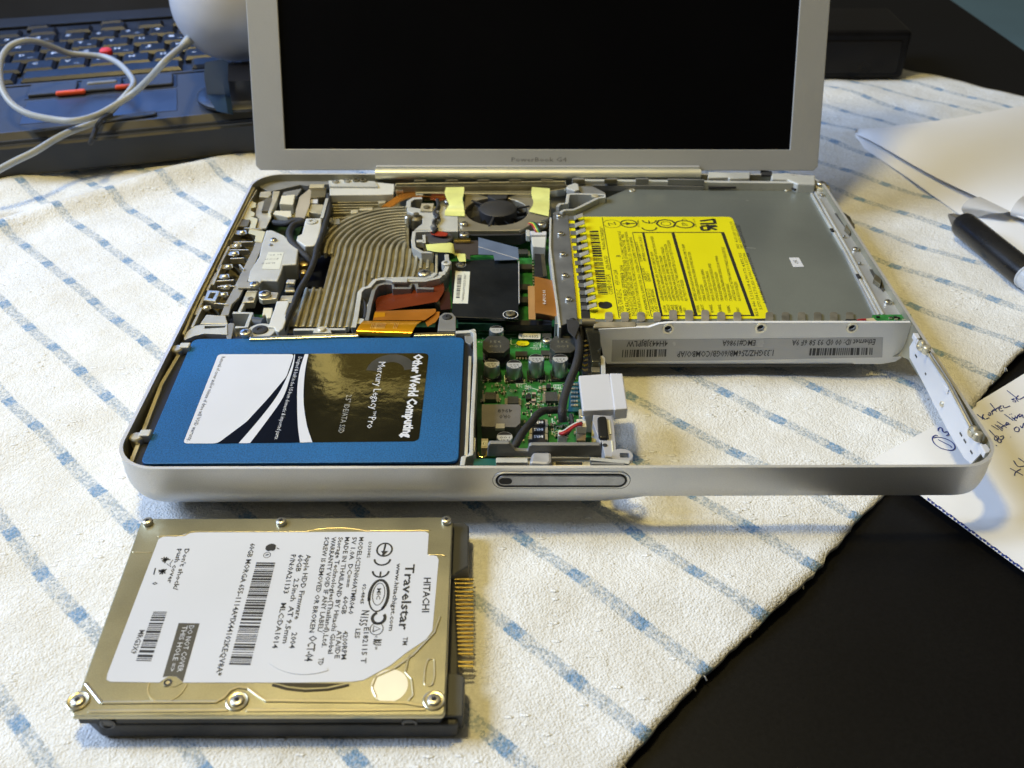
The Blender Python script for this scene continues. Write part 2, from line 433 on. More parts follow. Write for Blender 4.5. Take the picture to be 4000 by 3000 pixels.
me = bpy.data.meshes.new('table_cloth'); me.from_pydata(vs, [], fs)
ul = me.uv_layers.new(name='weave')
for p in me.polygons:
    for li in p.loop_indices: ul.data[li].uv = (uv[me.loops[li].vertex_index][0] / 1000, uv[me.loops[li].vertex_index][1] / 1000)
me.polygons.foreach_set('use_smooth', [True] * len(fs))
cloth = bpy.data.objects.new('table_cloth', me); COL.objects.link(cloth)
tag(cloth, 'cream woven cloth with dashed blue stripes spread over the black table', 'tablecloth')
md = cloth.modifiers.new('thick', 'SOLIDIFY'); md.thickness = 1.8 * S; md.offset = -1

def cloth_mat():
    m = bpy.data.materials.new('striped_weave'); m.use_nodes = True; nt = m.node_tree; N = nt.nodes; L = nt.links; bs = N['Principled BSDF']
    uvn = N.new('ShaderNodeUVMap'); uvn.uv_map = 'weave'
    def mth(op, a, b_=None, c=None, cl=False):
        n = N.new('ShaderNodeMath'); n.operation = op; n.use_clamp = cl
        for i, q in enumerate((a, b_, c)):
            if q is None: continue
            if isinstance(q, (int, float)): n.inputs[i].default_value = q
            else: L.new(q, n.inputs[i])
        return n.outputs[0]
    def noise(vec, s, det=3, sc3=None):
        if sc3:
            mp = N.new('ShaderNodeMapping'); mp.inputs['Scale'].default_value = sc3
            if len(sc3) == 3: pass
            L.new(vec, mp.inputs[0]); vec = mp.outputs[0]
        n = N.new('ShaderNodeTexNoise'); n.inputs['Scale'].default_value = s; n.inputs['Detail'].default_value = det; L.new(vec, n.inputs['Vector']); return n.outputs['Fac']
    sep = N.new('ShaderNodeSeparateXYZ'); L.new(uvn.outputs[0], sep.inputs[0])
    U = mth('MULTIPLY', sep.outputs[0], 1000); Vv = mth('MULTIPLY', sep.outputs[1], 1000)
    wob = mth('MULTIPLY', mth('SUBTRACT', noise(uvn.outputs[0], 14, 1), .5), 5)
    fuz = mth('MULTIPLY', mth('SUBTRACT', noise(uvn.outputs[0], 900, 2), .5), 1.6)
    v_ = mth('ADD', mth('ADD', Vv, wob), fuz)
    sv = mth('PINGPONG', mth('SUBTRACT', v_, 57.4), 13.95)          # 0 on a stripe's axis
    stripe = mth('SUBTRACT', 1, mth('MULTIPLY', mth('SUBTRACT', sv, 1.9), 1.4, cl=True))
    stripe = mth('MAXIMUM', stripe, 0)
    wob2 = mth('MULTIPLY', mth('SUBTRACT', noise(uvn.outputs[0], 9, 1), .5), 4)
    su = mth('PINGPONG', mth('SUBTRACT', mth('ADD', mth('ADD', U, wob2), fuz), 71), 11.7)
    sq = mth('SUBTRACT', 1, mth('MULTIPLY', mth('SUBTRACT', su, 2.6), 1.6, cl=True))
    sv2 = mth('SUBTRACT', 1, mth('MULTIPLY', mth('SUBTRACT', sv, 2.0), 3, cl=True))
    blue = mth('MULTIPLY', sq, sv2)
    # threads: a small diamond weave in the stripes, slubs elsewhere
    vc = N.new('ShaderNodeTexVoronoi'); vc.inputs['Scale'].default_value = 1350; L.new(uvn.outputs[0], vc.inputs['Vector'])
    sc_ = N.new('ShaderNodeSeparateColor'); L.new(vc.outputs['Color'], sc_.inputs[0])
    chk = mth('MULTIPLY', mth('SUBTRACT', sc_.outputs[0], .30), 2.2, cl=True)
    nub = mth('SUBTRACT', 1, mth('MULTIPLY', vc.outputs['Distance'], 1.3), cl=True)
    fine = noise(uvn.outputs[0], 1500, 3)
    l0 = N.new('ShaderNodeMapping'); l0.inputs['Rotation'].default_value = (0, 0, math.radians(-42)); L.new(uvn.outputs[0], l0.inputs[0])
    ln = N.new('ShaderNodeMapping'); ln.inputs['Scale'].default_value = (170, 400, 1); L.new(l0.outputs[0], ln.inputs[0])
    vo = N.new('ShaderNodeTexVoronoi'); vo.inputs['Scale'].default_value = 1; vo.inputs['Randomness'].default_value = .75; L.new(ln.outputs[0], vo.inputs['Vector'])
    zone = mth('MULTIPLY', mth('SUBTRACT', noise(uvn.outputs[0], 38, 2), .45), 8, cl=True)
    slub = mth('MULTIPLY', mth('MULTIPLY', mth('SUBTRACT', .27, vo.outputs['Distance']), 9, cl=True), zone)
    patch = noise(uvn.outputs[0], 45, 4); puff = noise(uvn.outputs[0], 170, 2)
    grey = mth('MULTIPLY', stripe, mth('ADD', .16, mth('MULTIPLY', mth('MULTIPLY', chk, mth('ADD', .4, fine)), .62)), cl=True)
    r = N.new('ShaderNodeValToRGB'); r.color_ramp.elements[0].position = .3; r.color_ramp.elements[1].position = .7
    r.color_ramp.elements[0].color = (.72, .70, .64, 1); r.color_ramp.elements[1].color = (.83, .83, .81, 1); L.new(patch, r.inputs[0])
    m1 = N.new('ShaderNodeMix'); m1.data_type = 'RGBA'; L.new(grey, m1.inputs[0]); m0 = N.new('ShaderNodeMix'); m0.data_type = 'RGBA'; L.new(slub, m0.inputs[0]); L.new(r.outputs[0], m0.inputs[6]); m0.inputs[7].default_value = (.93, .93, .90, 1); L.new(m0.outputs[2], m1.inputs[6]); m1.inputs[7].default_value = (.27, .34, .41, 1)
    m2 = N.new('ShaderNodeMix'); m2.data_type = 'RGBA'; L.new(mth('MULTIPLY', blue, mth('ADD', .30, mth('ADD', mth('MULTIPLY', fine, .55), mth('MULTIPLY', chk, .35))), cl=True), m2.inputs[0]); L.new(m1.outputs[2], m2.inputs[6]); m2.inputs[7].default_value = (.17, .30, .47, 1)
    m3 = N.new('ShaderNodeMix'); m3.data_type = 'RGBA'; m3.blend_type = 'MULTIPLY'; m3.inputs[0].default_value = 1
    g = N.new('ShaderNodeValToRGB'); g.color_ramp.elements[0].color = (.88, .88, .87, 1); g.color_ramp.elements[1].color = (1.06, 1.06, 1.06, 1); g.color_ramp.elements[0].position = .25; g.color_ramp.elements[1].position = .75
    L.new(noise(uvn.outputs[0], 700, 4), g.inputs[0]); L.new(m2.outputs[2], m3.inputs[6]); L.new(g.outputs[0], m3.inputs[7])
    L.new(m3.outputs[2], bs.inputs['Base Color']); bs.inputs['Roughness'].default_value = .95; bs.inputs['Specular IOR Level'].default_value = .1
    bs.inputs['Sheen Weight'].default_value = .15
    h = mth('ADD', mth('MULTIPLY', nub, .75), mth('ADD', mth('MULTIPLY', slub, mth('MULTIPLY', mth('SUBTRACT', 1, stripe), 1.8)), mth('MULTIPLY', puff, 2.4)))
    h = mth('ADD', h, mth('MULTIPLY', fine, .9))
    bp = N.new('ShaderNodeBump'); bp.inputs['Strength'].default_value = .8; bp.inputs['Distance'].default_value = .00034
    L.new(h, bp.inputs['Height']); L.new(bp.outputs[0], bs.inputs['Normal'])
    return m
me.materials.append(cloth_mat())

# loose threads along the frayed cloth edge and a crumb on the table
b = B(); rnd = random.Random(11)
for k in range(40):
    v = rnd.uniform(-120, 330); u = 166 + .9 * math.sin(v * .06) + rnd.uniform(-1.2, 0)
    L_ = rnd.uniform(.5, 1.7); a = rnd.uniform(-.6, .6)
    p = [(u, v, 0), (u + L_ * .5 * math.cos(a), v + L_ * .5 * math.sin(a), .4), (u + L_ * math.cos(a * 1.6), v + L_ * math.sin(a * 1.6), -1.5)]
    b.tube([((q[0] + q[1]) * R2, (q[1] - q[0]) * R2, ZC - .5 + q[2] * .5) for q in p], .16, 4)
fr = b.build('fringe', mat('loose_thread', (.62, .60, .54), .9), cloth, kind='stuff')

# ------------------------------------------------------------------ the open silver laptop
LB = (138, 110, ZC)
lap = thing('silver_laptop', 'open silver laptop with its keyboard removed, circuit boards and drives exposed', 'laptop', LB)
W_, D_ = 277, 219
# shell: outer profile swept round the rounded rectangle
def peri(r=14, n=10, step=6):
    pts = []
    def seg(a, b_):
        L = (b_ - a).length; k = max(1, int(L / step))
        for i in range(k): pts.append((a.lerp(b_, i / k), None))
    cs = [(r, r, 180), (W_ - r, r, 270), (W_ - r, D_ - r, 0), (r, D_ - r, 90)]
    out = []
    for ci, (cx, cy, a0) in enumerate(cs):
        for i in range(n + 1):
            a = math.radians(a0 + 90 * i / n); out.append((V((cx, cy, 0)), V((math.cos(a), math.sin(a), 0)), r))
        nx = cs[(ci + 1) % 4]; a = math.radians(a0 + 90); d = V((math.cos(a), math.sin(a), 0))
        p = V((cx, cy, 0)); q = V((nx[0], nx[1], 0)); L = (q - p).length; k = int(L / step)
        for i in range(1, k): out.append((p.lerp(q, i / k), d, r))
    return out
prof = [(0, 0), (0, -4), (0, -8), (.25, -10.4), (.7, -12.4), (1.5, -14.3), (2.7, -16.1), (4.3, -17.8), (6.3, -19.2), (8.6, -20.1), (11, -20.5)]
def zcut(p):
    x, y = p.x, p.y; a = min(1, max(0, (x - 151) / 13)); a = a * a * (3 - 2 * a)
    c = min(1, max(0, (86 - y) / 6))
    return -20.6 + 8.2 * a * c
b = B(); PR = peri(); T_ = 1.15; np_ = len(prof); vs = []
for c, d, r in PR:
    pt = c + d * r; zc = zcut(pt); row = []
    for o_, z in prof:
        if z < zc:
            for (oa, za), (ob, zb) in zip(prof, prof[1:]):
                if zb <= zc <= za: o_ = oa + (ob - oa) * (za - zc) / (za - zb); break
            z = zc
        row.append((o_, z))
    outer = [c + d * (r - o_) + V((0, 0, z)) for o_, z in row]
    inner = [c + d * (r - o_ - T_) + V((0, 0, z + (.0 if i < 6 else .25))) for i, (o_, z) in enumerate(row)]
    vs += outer + list(reversed(inner))
M_ = 2 * np_; n = len(PR); fs = []; mm = []
for i in range(n):
    j = (i + 1) % n
    for k in range(M_):
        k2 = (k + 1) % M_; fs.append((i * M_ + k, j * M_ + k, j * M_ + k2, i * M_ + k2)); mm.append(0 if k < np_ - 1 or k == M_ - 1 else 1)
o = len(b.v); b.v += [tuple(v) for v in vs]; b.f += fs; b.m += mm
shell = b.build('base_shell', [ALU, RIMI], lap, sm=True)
shell.data.set_sharp_from_angle(angle=math.radians(50))
# bottom pan with the battery opening left out
pan = [V(p) for p in ((9, 9, -19.2), (152, 9, -19.2), (152, 82.5, -19.2), (257, 82.5, -19.2), (264, 86, -19.2), (268, 95, -19.2), (268, 210, -19.2), (9, 210, -19.2))]
B().prism(pan, 1.2).build('bottom_pan', PAN, lap)
for x, y in ((18, 18), (18, 200), (258, 200)):
    B().lathe((x, y, -20.5), [(5, 0), (5, -3), (4.2, -3.9), (0, -3.9)], 20).build('rubber_foot', BLKM, lap, sm=True)
# push button (battery charge light bar) in the front wall: drawn on the wall plane y = 0
def FY(k, x, y, yy=-.02): return atY(k, x, y, yy)
def pill(k, x0, x1, yc, ry, yy, n=10):
    A = atY(k, x0, yc, yy); C = atY(k, x1, yc, yy); r = ry; out = []
    for s_, c in ((1, C), (-1, A)):
        for i in range(n + 1):
            a = math.pi * i / n - math.pi / 2
            out.append(V((c.x - s_ * r + s_ * r * math.cos(a), yy, c.z + s_ * r * math.sin(a))))
    return out
pA = pill(10, 498, 1684, 392, 3.35, -.35); pB = pill(10, 520, 1660, 392, 2.8, -.35)
btn = B().prism(pA, (0, .5, 0), holes=[pB]).build('button_ring', ALU, lap, bevel=.12)
pC = pill(10, 522, 1658, 392, 2.75, -.12)
B().prism(pC, (0, .1, 0)).build('button_gap', BLKM, lap)
pD = pill(10, 540, 1640, 395, 2.0, -.55)
B().prism(pD, (0, .5, 0)).build('latch_button', mat('button_metal', (.42, .42, .42), .4, .6, .25, 150, grain=.1), lap, bevel=.3)
pE = pill(10, 550, 665, 398, 1.25, -.62)
B().prism(pE, (0, .1, 0)).build('button_window', BLKM, lap)
# thin outline groove round the button ring
gA = pill(10, 494, 1688, 392, 3.5, -.06); gB = pill(10, 503, 1679, 392, 3.3, -.06)
B().prism(gA, (0, .05, 0), holes=[gB]).build('button_groove', BLKM, lap)

# lid: plane through the hinge, leaning back
TH = math.radians(67.46); LP = V((0, 220.4, 0)); LU = V((0, math.cos(TH), math.sin(TH))); LN = V((0, -math.sin(TH), math.cos(TH)))
def onlid(k, x, y, off=0): return atP(k, x, y, LP + LN * off, LN)
def L3(x, s, off=0): return LP + V((x, 0, 0)) + LU * s + LN * off
LH = 205
sA, sC = onlid(0, 617, 322), onlid(0, 1707, 320)
sB, sD = onlid(0, 587, 0), onlid(0, 1740, 0)
sl = (sA - LP).dot(LU); xl = sA.x - .2; xr = sC.x
print('screen', sA, sC, sB, sD, sl)
outer = [L3(x, s_) for x, s_ in ((2, 1), (275, 1), (277, 3), (277, LH - 9), (274.5, LH - 2.5), (268, LH), (9, LH), (2.5, LH - 2.5), (0, LH - 9), (0, 3))]
x0, x1 = xl, xr; s0, s1 = sl, LH - 11
hole = [L3(x0, s0), L3(x1, s0), L3(x1, s1), L3(x0, s1)]
B().prism(outer, -LN * 1.6, holes=[hole]).build('lid_bezel', BEZ, lap, bevel=.3)
B().prism([p - LN * 1.65 + (p - L3(138, 100)).normalized() * -.35 for p in outer], -LN * .5).build('lid_gasket', BLKM, lap)
B().prism([p - LN * 2.2 for p in outer], -LN * 4.3).build('lid', ALU, lap, bevel=1.2)
B().prism([L3(x0 - .5, s0 - .5, -1.0), L3(x1 + .5, s0 - .5, -1.0), L3(x1 + .5, s1 + .5, -1.0), L3(x0 - .5, s1 + .5, -1.0)], -LN * .4).build('display_panel', SCREEN, lap)
b = B()
p0 = onlid(0, 1105, 349, .06); p1 = onlid(0, 1224, 349, .06); p1.z = p0.z; p1.y = p0.y
b.text('PowerBook G4', p0, p1, 2.05, up=LN); b.build('name_lettering', mat('bezel_print', (.15, .15, .15), .5), lap)
# hinge barrel across the middle of the back edge
bx0 = atY(1, 1700, 205, 217).x; bx1 = atY(0, 1512, 380, 217).x
B().tube([(bx0, 217, .6), (bx1, 217, .6)], 2.6, 24).build('hinge_barrel', mat('hinge_metal', (.80, .78, .62), .45, .7, .05), lap, sm=True)
hb = B().prism([V((bx0, 219.5, 3.4)), V((bx1, 219.5, 3.4)), V((bx1, 221.5, 3.4)), V((bx0, 221.5, 3.4))], 6).build('hinge_cover', BEZ, lap, bevel=.3)

# rails and lips round the cavity
def strip(name, k, a, z, w_, h, m, parent=lap, bevel=.15, closed=False, sub=1):
    p = P(k, a, z)
    if sub > 1: p = smooth(p, sub)
    return B().rib(p, w_, h, closed=closed).build(name, m, parent, bevel=bevel)

# ---- left side: connector shields, spring fingers, cast brackets
strip('shield_rail', 1, [(645, 290), (560, 450), (400, 770), (270, 1050), (150, 1290), (35, 1560)], -1.6, 1.0, 9, TIN)
strip('shield_rail', 1, [(668, 310), (600, 430), (520, 590), (440, 740)], -2.2, .6, 7, TINB)
for a, c in (((430, 800), (330, 1000)), ((320, 1030), (240, 1180)), ((215, 1230), (140, 1390)), ((190, 1330), (110, 1500)), ((360, 960), (290, 1130))):
    strip('shield_segment', 1, [a, c], -2.0, 1.1, 6, TIN)
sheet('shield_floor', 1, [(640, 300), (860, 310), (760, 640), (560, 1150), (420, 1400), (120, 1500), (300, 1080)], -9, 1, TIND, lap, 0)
sheet('port_shield', 1, [(700, 330), (790, 322), (800, 350), (770, 378), (690, 372)], -3.2, 2.5, TIN, lap)
sheet('port_shield', 1, [(808, 325), (872, 325), (845, 400), (790, 520), (765, 510), (800, 400)], -3.0, 3, TIN, lap)
sheet('zigzag_shield', 1, [(612, 405), (665, 425), (660, 463), (622, 468), (618, 490), (655, 512), (645, 540), (612, 540), (680, 562), (655, 655), (745, 672), (715, 765), (650, 758), (660, 705), (597, 685), (618, 592), (552, 560)], -3.0, .5, mat('pale_tin', (.74, .67, .40), .45, .5, .08, 90), lap, .12)
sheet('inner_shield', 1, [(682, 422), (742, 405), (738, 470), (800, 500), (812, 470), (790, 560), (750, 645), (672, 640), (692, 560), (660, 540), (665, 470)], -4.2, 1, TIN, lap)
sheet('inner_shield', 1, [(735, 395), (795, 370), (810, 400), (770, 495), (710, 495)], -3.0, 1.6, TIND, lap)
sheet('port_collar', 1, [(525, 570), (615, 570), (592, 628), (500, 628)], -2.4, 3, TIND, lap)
sheet('port_rib', 1, [(655, 765), (720, 765), (700, 840), (650, 960), (600, 1080), (520, 1240), (455, 1300), (425, 1395), (355, 1400), (400, 1290), (470, 1160), (545, 1010), (600, 900), (640, 820)], -3.2, 1.0, mat('satin_tin', (.34, .32, .26), .5, .4, .12, 90), lap, .2)
for i, (x, y) in enumerate([(545, 680), (500, 795), (480, 862), (425, 975), (395, 1060), (410, 1150), (385, 1215), (235, 1330)]):
    sheet('spring_finger', 1, [(x - 55, y - 14), (x + 34, y - 20), (x + 40, y + 8), (x - 10, y + 20), (x - 62, y + 14)], -2.8 - (i % 2) * .5, .5, TINB if i % 2 == 0 else TIN, lap, .1)
    b = B(); A_ = P(1, [(x + 18, y - 14), (x + 60, y + 5), (x + 110, y + 48)], -3.2); C_ = P(1, [(x + 12, y + 14), (x + 50, y + 40), (x + 92, y + 74)], -6.5)
    b.loft(A_, C_, (0, 0, -.5)); b.build('spring_blade', TIND, lap)
    B().lathe(at(1, x, y, -2.4), [(1.3, -1), (1.3, 0), (.9, .5), (.3, .7), (0, .72)], 14).build('contact_dimple', TINB, lap, sm=True)
b = B(); b.prism(P(1, [(245, 1180), (352, 1185), (312, 1275), (212, 1265)], -1.8), 3, holes=[P(1, [(272, 1200), (318, 1202), (290, 1252), (248, 1248)], -1.8)]); b.build('slotted_bracket', TINB, lap, bevel=.15)
sheet('port_shield', 1, [(235, 1390), (400, 1400), (420, 1470), (180, 1470)], -3.0, 3, TIN, lap)
for q in ((560, 640, 720, 650), (470, 762, 640, 760), (300, 1290, 420, 1300), (520, 955, 560, 1000), (310, 1100, 470, 1090), (330, 1148, 480, 1142), (440, 905, 560, 900), (430, 830, 600, 830)):
    strip('shield_edge', 1, [(q[0], q[1]), (q[2], q[3])], -2.6, .7, 2.5, TINB)
# cast corner bracket above the drive
sheet('corner_casting', 14, [(215, 850), (240, 790), (330, 710), (420, 690), (745, 680), (750, 810), (470, 800), (350, 825), (225, 880)], -2.2, 7, MAG, lap, .35, 0, [[(475, 705), (735, 700), (720, 725), (468, 738)]])
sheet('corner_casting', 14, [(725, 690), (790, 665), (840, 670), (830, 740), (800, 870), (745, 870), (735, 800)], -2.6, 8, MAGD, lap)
strip('corner_casting', 14, [(820, 540), (1050, 545), (985, 715), (850, 720)], -2.4, 1.6, 9, MAG)
b = B(); b.prism(P(14, [(780, 620), (1000, 560), (960, 700), (860, 710), (770, 640)], -8), 4); b.build('socket_body', BLK, lap)
sheet('support_plate', 14, [(835, 720), (1010, 712), (1000, 850), (810, 880)], -6, 2, TIN, lap)

# DC board cover
sheet('board_cover', 1, [(750, 662), (800, 658), (905, 705), (965, 760), (1030, 825), (1012, 955), (900, 962), (880, 1030), (850, 1100), (715, 1095), (700, 1120), (592, 1098), (612, 1010), (690, 890), (712, 780), (738, 700)], -2.6, 7.5, MAG, lap, .5)
b = B(); b.prism(P(1, [(770, 850), (905, 852), (865, 1000), (712, 996)], -2.48), .1)
for i, t in enumerate(('21 50-', 'ZU-19 59', '8L-57-Z')):
    b.text(t, at(1, 820 - i * 28 + 68, 868 + i * 36, -2.42), at(1, 820 - i * 28 - 50, 872 + i * 36, -2.42), .0 + .9, 1, up=Z1)
b.build('cover_sticker', [OFFW, GINK], lap)
screw(at(1, 815, 748, -2.4), 1.5, lap); screw(at(1, 793, 797, -2.9), .9, lap)
sheet('fan_arm_casting', 1, [(1092, 558), (1232, 556), (1225, 640), (1190, 770), (1165, 795), (1085, 800), (1012, 745), (1020, 712), (1060, 690)], -2.0, 7, mat('light_casting', (.62, .61, .55), .5, .2, .06, 60, grain=.06), lap, .5)
B().lathe(at(1, 1145, 587, -1.8), [(2.6, -.5), (2.6, .25), (2.2, .4), (1.1, .4), (1.0, -.3), (0, -.3)], 20).build('screw_boss', MAG, lap, sm=True)
sheet('tan_flap', 1, [(1130, 300), (1142, 318), (1128, 440), (1082, 560), (1060, 592), (1002, 590), (1008, 480), (1040, 372)], -3.0, .6, mat('tan_shield', (.45, .40, .31), .5, .3, .1), lap, .12)
sheet('connector_block', 1, [(885, 362), (1002, 352), (995, 392), (985, 440), (865, 432)], -1.6, 5, mat('ivory_plastic', (.62, .58, .44), .45, 0, .05), lap, .3)
sheet('connector_block', 1, [(830, 492), (968, 492), (972, 545), (935, 548), (810, 520)], -3.6, 3, mat('ivory_plastic', (1, 1, 1)), lap, .3)
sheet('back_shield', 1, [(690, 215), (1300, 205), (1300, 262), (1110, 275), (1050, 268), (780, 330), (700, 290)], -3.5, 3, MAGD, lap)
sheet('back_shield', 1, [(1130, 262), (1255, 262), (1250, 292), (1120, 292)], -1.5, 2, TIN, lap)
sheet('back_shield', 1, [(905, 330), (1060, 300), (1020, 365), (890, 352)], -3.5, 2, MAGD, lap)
sheet('back_block', 1, [(1140, 300), (1270, 292), (1262, 372), (1135, 380)], -3, 3, TIND, lap)
sheet('white_tab', 1, [(1138, 388), (1200, 388), (1197, 428), (1130, 425)], -4, 2, WHT, lap)
sheet('back_block', 1, [(1135, 435), (1250, 440), (1225, 520), (1120, 505)], -4, 3, TIN, lap)
strip('slim_lever', 1, [(1278, 385), (1232, 555)], -1.6, 1.5, 4, MAG)
sheet('socket_plate', 1, [(1300, 250), (1400, 222), (1740, 250), (1860, 262), (1850, 350), (1735, 355), (1300, 358)], -2.6, 4, mat('light_casting', 0), lap, .3)
sheet('socket_plate', 1, [(1290, 232), (1480, 225), (1690, 238), (1720, 285), (1300, 282)], -1.6, 2, MAG, lap, .2)
for x, y in ((1350, 245), (1450, 238), (1530, 232), (1590, 235)): B().lathe(at(1, x, y, -1.4), [(1.7, -.3), (1.7, .5), (1.1, .7), (.9, 0), (0, 0)], 14).build('socket_screw', SCR if x < 1500 else TIND, lap, sm=True)
# small parts between the cover and the heat sink
sheet('lower_plate', 14, [(985, 285), (1120, 285), (1080, 410), (930, 415)], -4.0, 3, TIN, lap)
sheet('lower_plate', 14, [(930, 420), (970, 425), (920, 540), (880, 520)], -4.0, 3, TIN, lap)
sheet('lower_plate', 14, [(1000, 245), (1140, 240), (1125, 278), (990, 280)], -3.6, 3, MAG, lap)
B().lathe(at(14, 1040, 370, -3.9), [(1.2, 0), (1.2, .2), (.8, .2), (.7, -.4), (0, -.4)], 14).build('bored_hole', TIND, lap, sm=True)
sheet('screw_tab', 14, [(1160, 300), (1300, 285), (1385, 290), (1360, 370), (1180, 385), (1140, 360)], -2.6, 2.2, TIN, lap)
screw(at(14, 1215, 320, -2.2), 2.5, lap, 1.3)
sheet('screw_arm', 14, [(860, 165), (1000, 158), (1060, 175), (1090, 200), (1040, 235), (880, 232)], -2.2, .9, mat('satin_tin', 0), lap)
screw(at(14, 1090, 195, -1.9), 2.1, lap)
sheet('shiny_bracket', 14, [(1490, 130), (1600, 130), (1580, 180), (1475, 175)], -3, 1, TINB, lap)
sheet('shiny_bracket', 14, [(1480, 182), (1575, 188), (1580, 262), (1460, 260)], -5, 2, TIND, lap)
sheet('shiny_bracket', 14, [(1470, 255), (1585, 255), (1585, 275), (1460, 278)], -3.5, 1, TINB, lap)
sheet('lower_cover', 14, [(1360, 395), (1500, 390), (1515, 420), (1470, 560), (1500, 570), (1440, 730), (1390, 775), (1350, 765), (1330, 725), (1255, 715), (1300, 580), (1330, 500)], -2.2, 6, mat('light_casting', 0), lap, .4)
sheet('lower_step', 14, [(1420, 330), (1590, 325), (1560, 415), (1500, 415), (1500, 385), (1400, 385)], -4.5, 2, TIN, lap)
sheet('clip_block', 14, [(1200, 480), (1310, 480), (1290, 600), (1240, 610), (1220, 560), (1180, 580)], -4, 3, mat('ivory_plastic', 0), lap)
B().prism(P(14, [(1060, 560), (1220, 570), (1200, 640), (1060, 640)], -12), 1).build('green_daughterboard', PCB, lap)
B().tube(P(14, [(1050, 670), (1200, 690)], -5), 2.6, 16).build('round_capsule', mat('dark_blue_grey', (.06, .07, .09), .4), lap, sm=True)
B().prism(circ(at(14, 1165, 765, -3), 5.3, 26), 5).build('cast_ear', MAG, lap, bevel=.3)
B().lathe(at(14, 1158, 758, -3), [(3.0, -1), (3.0, .3), (2.6, .55), (1.2, .6), (1, .2), (0, .2)], 24).build('rubber_bumper', BLKM, lap, sm=True)
screw(at(14, 982, 790, -1.6), 2.3, lap)
B().tube(P(14, [(945, 850), (1020, 855)], -3.5), 1.0, 10).build('pivot_pin', SCR, lap, sm=True)
# rods and bosses at the top edge of the drive bay
strip('bay_rod', 5, [(845, 176), (1100, 168), (1480, 155)], -1.4, 2.3, 2.0, mat('polished_rod', (.78, .75, .60), .22, 1, .03), lap, .5)
strip('bay_rod', 5, [(1790, 155), (2035, 150)], -1.4, 2.3, 2.0, mat('polished_rod', 0), lap, .5)
strip('bay_rail', 14, [(1570, 748), (1830, 745), (2212, 742)], -2.6, 1.4, 4, MAG)
sheet('rail_ear', 14, [(1810, 790), (1820, 740), (1880, 712), (1960, 712), (2020, 740), (2040, 790)], -2.0, 2, MAG, lap, .2)
B().lathe(at(14, 1920, 752, -1.9), [(1.6, -.2), (1.6, .3), (1.2, .7), (0, .8)], 16).build('rail_dimple', TIN, lap, sm=True)
sheet('rail_ear', 2, [(462, 1420), (480, 1290), (520, 1262), (590, 1264), (622, 1300), (622, 1420)], -2.0, 2, MAGD, lap, .3)
B().lathe(at(2, 545, 1300, -1.8), [(1.9, -.5), (1.9, .1), (1.6, .3), (.5, .35), (.4, 0), (0, 0)], 20).build('rubber_bumper', BLKM, lap, sm=True)
strip('bay_rail', 2, [(620, 1432), (735, 1425), (790, 1412)], -1.8, 1.8, 3, MAG)
# left wall of the drive bay: guide strip with two bumpers
strip('bay_side_strip', 5, [(440, 270), (340, 440), (232, 720), (160, 900)], -3.0, 1.4, 4, TIN)
strip('bay_side_strip', 5, [(205, 790), (165, 900), (162, 925)], -5.0, 1.0, 4, TINB)
for x, y in ((430, 240), (195, 748)):
    c = at(5, x, y, -1.6); B().lathe(c, [(2.2, -3), (2.2, 0), (1.8, .5), (0, .6)], 18).build('bay_bumper', TINB, lap, sm=True)
    B().box(c + V((2.6, 1.2, -.6)), (1.8, 1.6, 1.6)).build('bay_bumper_arm', MAG, lap, bevel=.4)
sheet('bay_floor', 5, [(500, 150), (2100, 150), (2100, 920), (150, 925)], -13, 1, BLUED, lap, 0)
# right wall of the drive bay
b = B(); b.rib(P(5, [(2120, 130), (2145, 150), (2148, 300), (2128, 700), (2125, 850), (2085, 860), (2075, 910)], -1.2), 1.3, 15); b.build('bay_divider', MAG, lap, bevel=.2)
strip('bay_spring_strip', 5, [(2118, 280), (2108, 560), (2095, 850)], -3.2, 1.0, 5, TIN)
sheet('bay_divider_foot', 5, [(2040, 150), (2140, 130), (2140, 190), (2120, 215), (2090, 200), (2085, 160)], -3, 3, MAGD, lap)

# ---- heat sink with its ribs
sheet('heat_sink_plate', 15, [(775, 745), (940, 765), (830, 1190), (620, 1195), (400, 1659), (1200, 1668), (1290, 1200), (1420, 1130), (1470, 1070), (2195, 1060), (2195, 750), (1890, 690), (1885, 240), (1830, 175), (1600, 180), (1300, 210), (1050, 320), (860, 440), (800, 620)], -7.5, 1.5, SINK, lap, .2)
hs = None
def fin(pts, w_=1.2, h=2.6): return B().rib(P(15, pts, -5.6), w_, h).build('heat_sink_fin', FIN, lap, bevel=.28)
for i in range(16):
    vx = 775 + 80 * i; yr = 182 + 33.5 * i; yl = 735; x_r = 1830 if i < 2 else (1880 if i < 5 else 1868)
    pts = []
    if i < 14:
        if i < 4: pts.append((x_r + 20, yr + 4))
        for q in range(13):
            a = math.pi / 2 * q / 12; pts.append((1850 - (1850 - vx) * math.sin(a), yl - (yl - yr) * math.cos(a)))
    else: pts.append((vx + 10, 695 + 15 * (i - 14)))
    if i < 3: pts.append((vx - 2, 752))
    elif i < 9:
        bx = 770 + 88 * (i - 3); pts += [(vx + (bx - vx) * .28, yl + 250), (vx + (bx - vx) * .62, yl + 560)]
        pts.append((bx, 1659) if i < 8 else (1290, 1250))
        if i == 8: pts[-1] = (vx - 88, 1180); pts[-2] = (vx - 60, 960)
    else: pts += [(vx - (15 - i) * 5 - 6, 900), (1432 + 83 * (i - 9), 1052)]
    fin(pts)
for i in range(3): fin([(625 + 86 * i, 1172), (490 + 89 * i, 1655)])
for i in range(2): fin([(2045 + 85 * i, 760), (2030 + 85 * i, 930)])
sheet('heat_sink_step', 15, [(920, 80), (1640, 62), (1620, 130), (1540, 190), (1330, 225), (1180, 268), (1060, 320), (900, 330), (905, 200)], -8.4, 1, SINK, lap, .1)
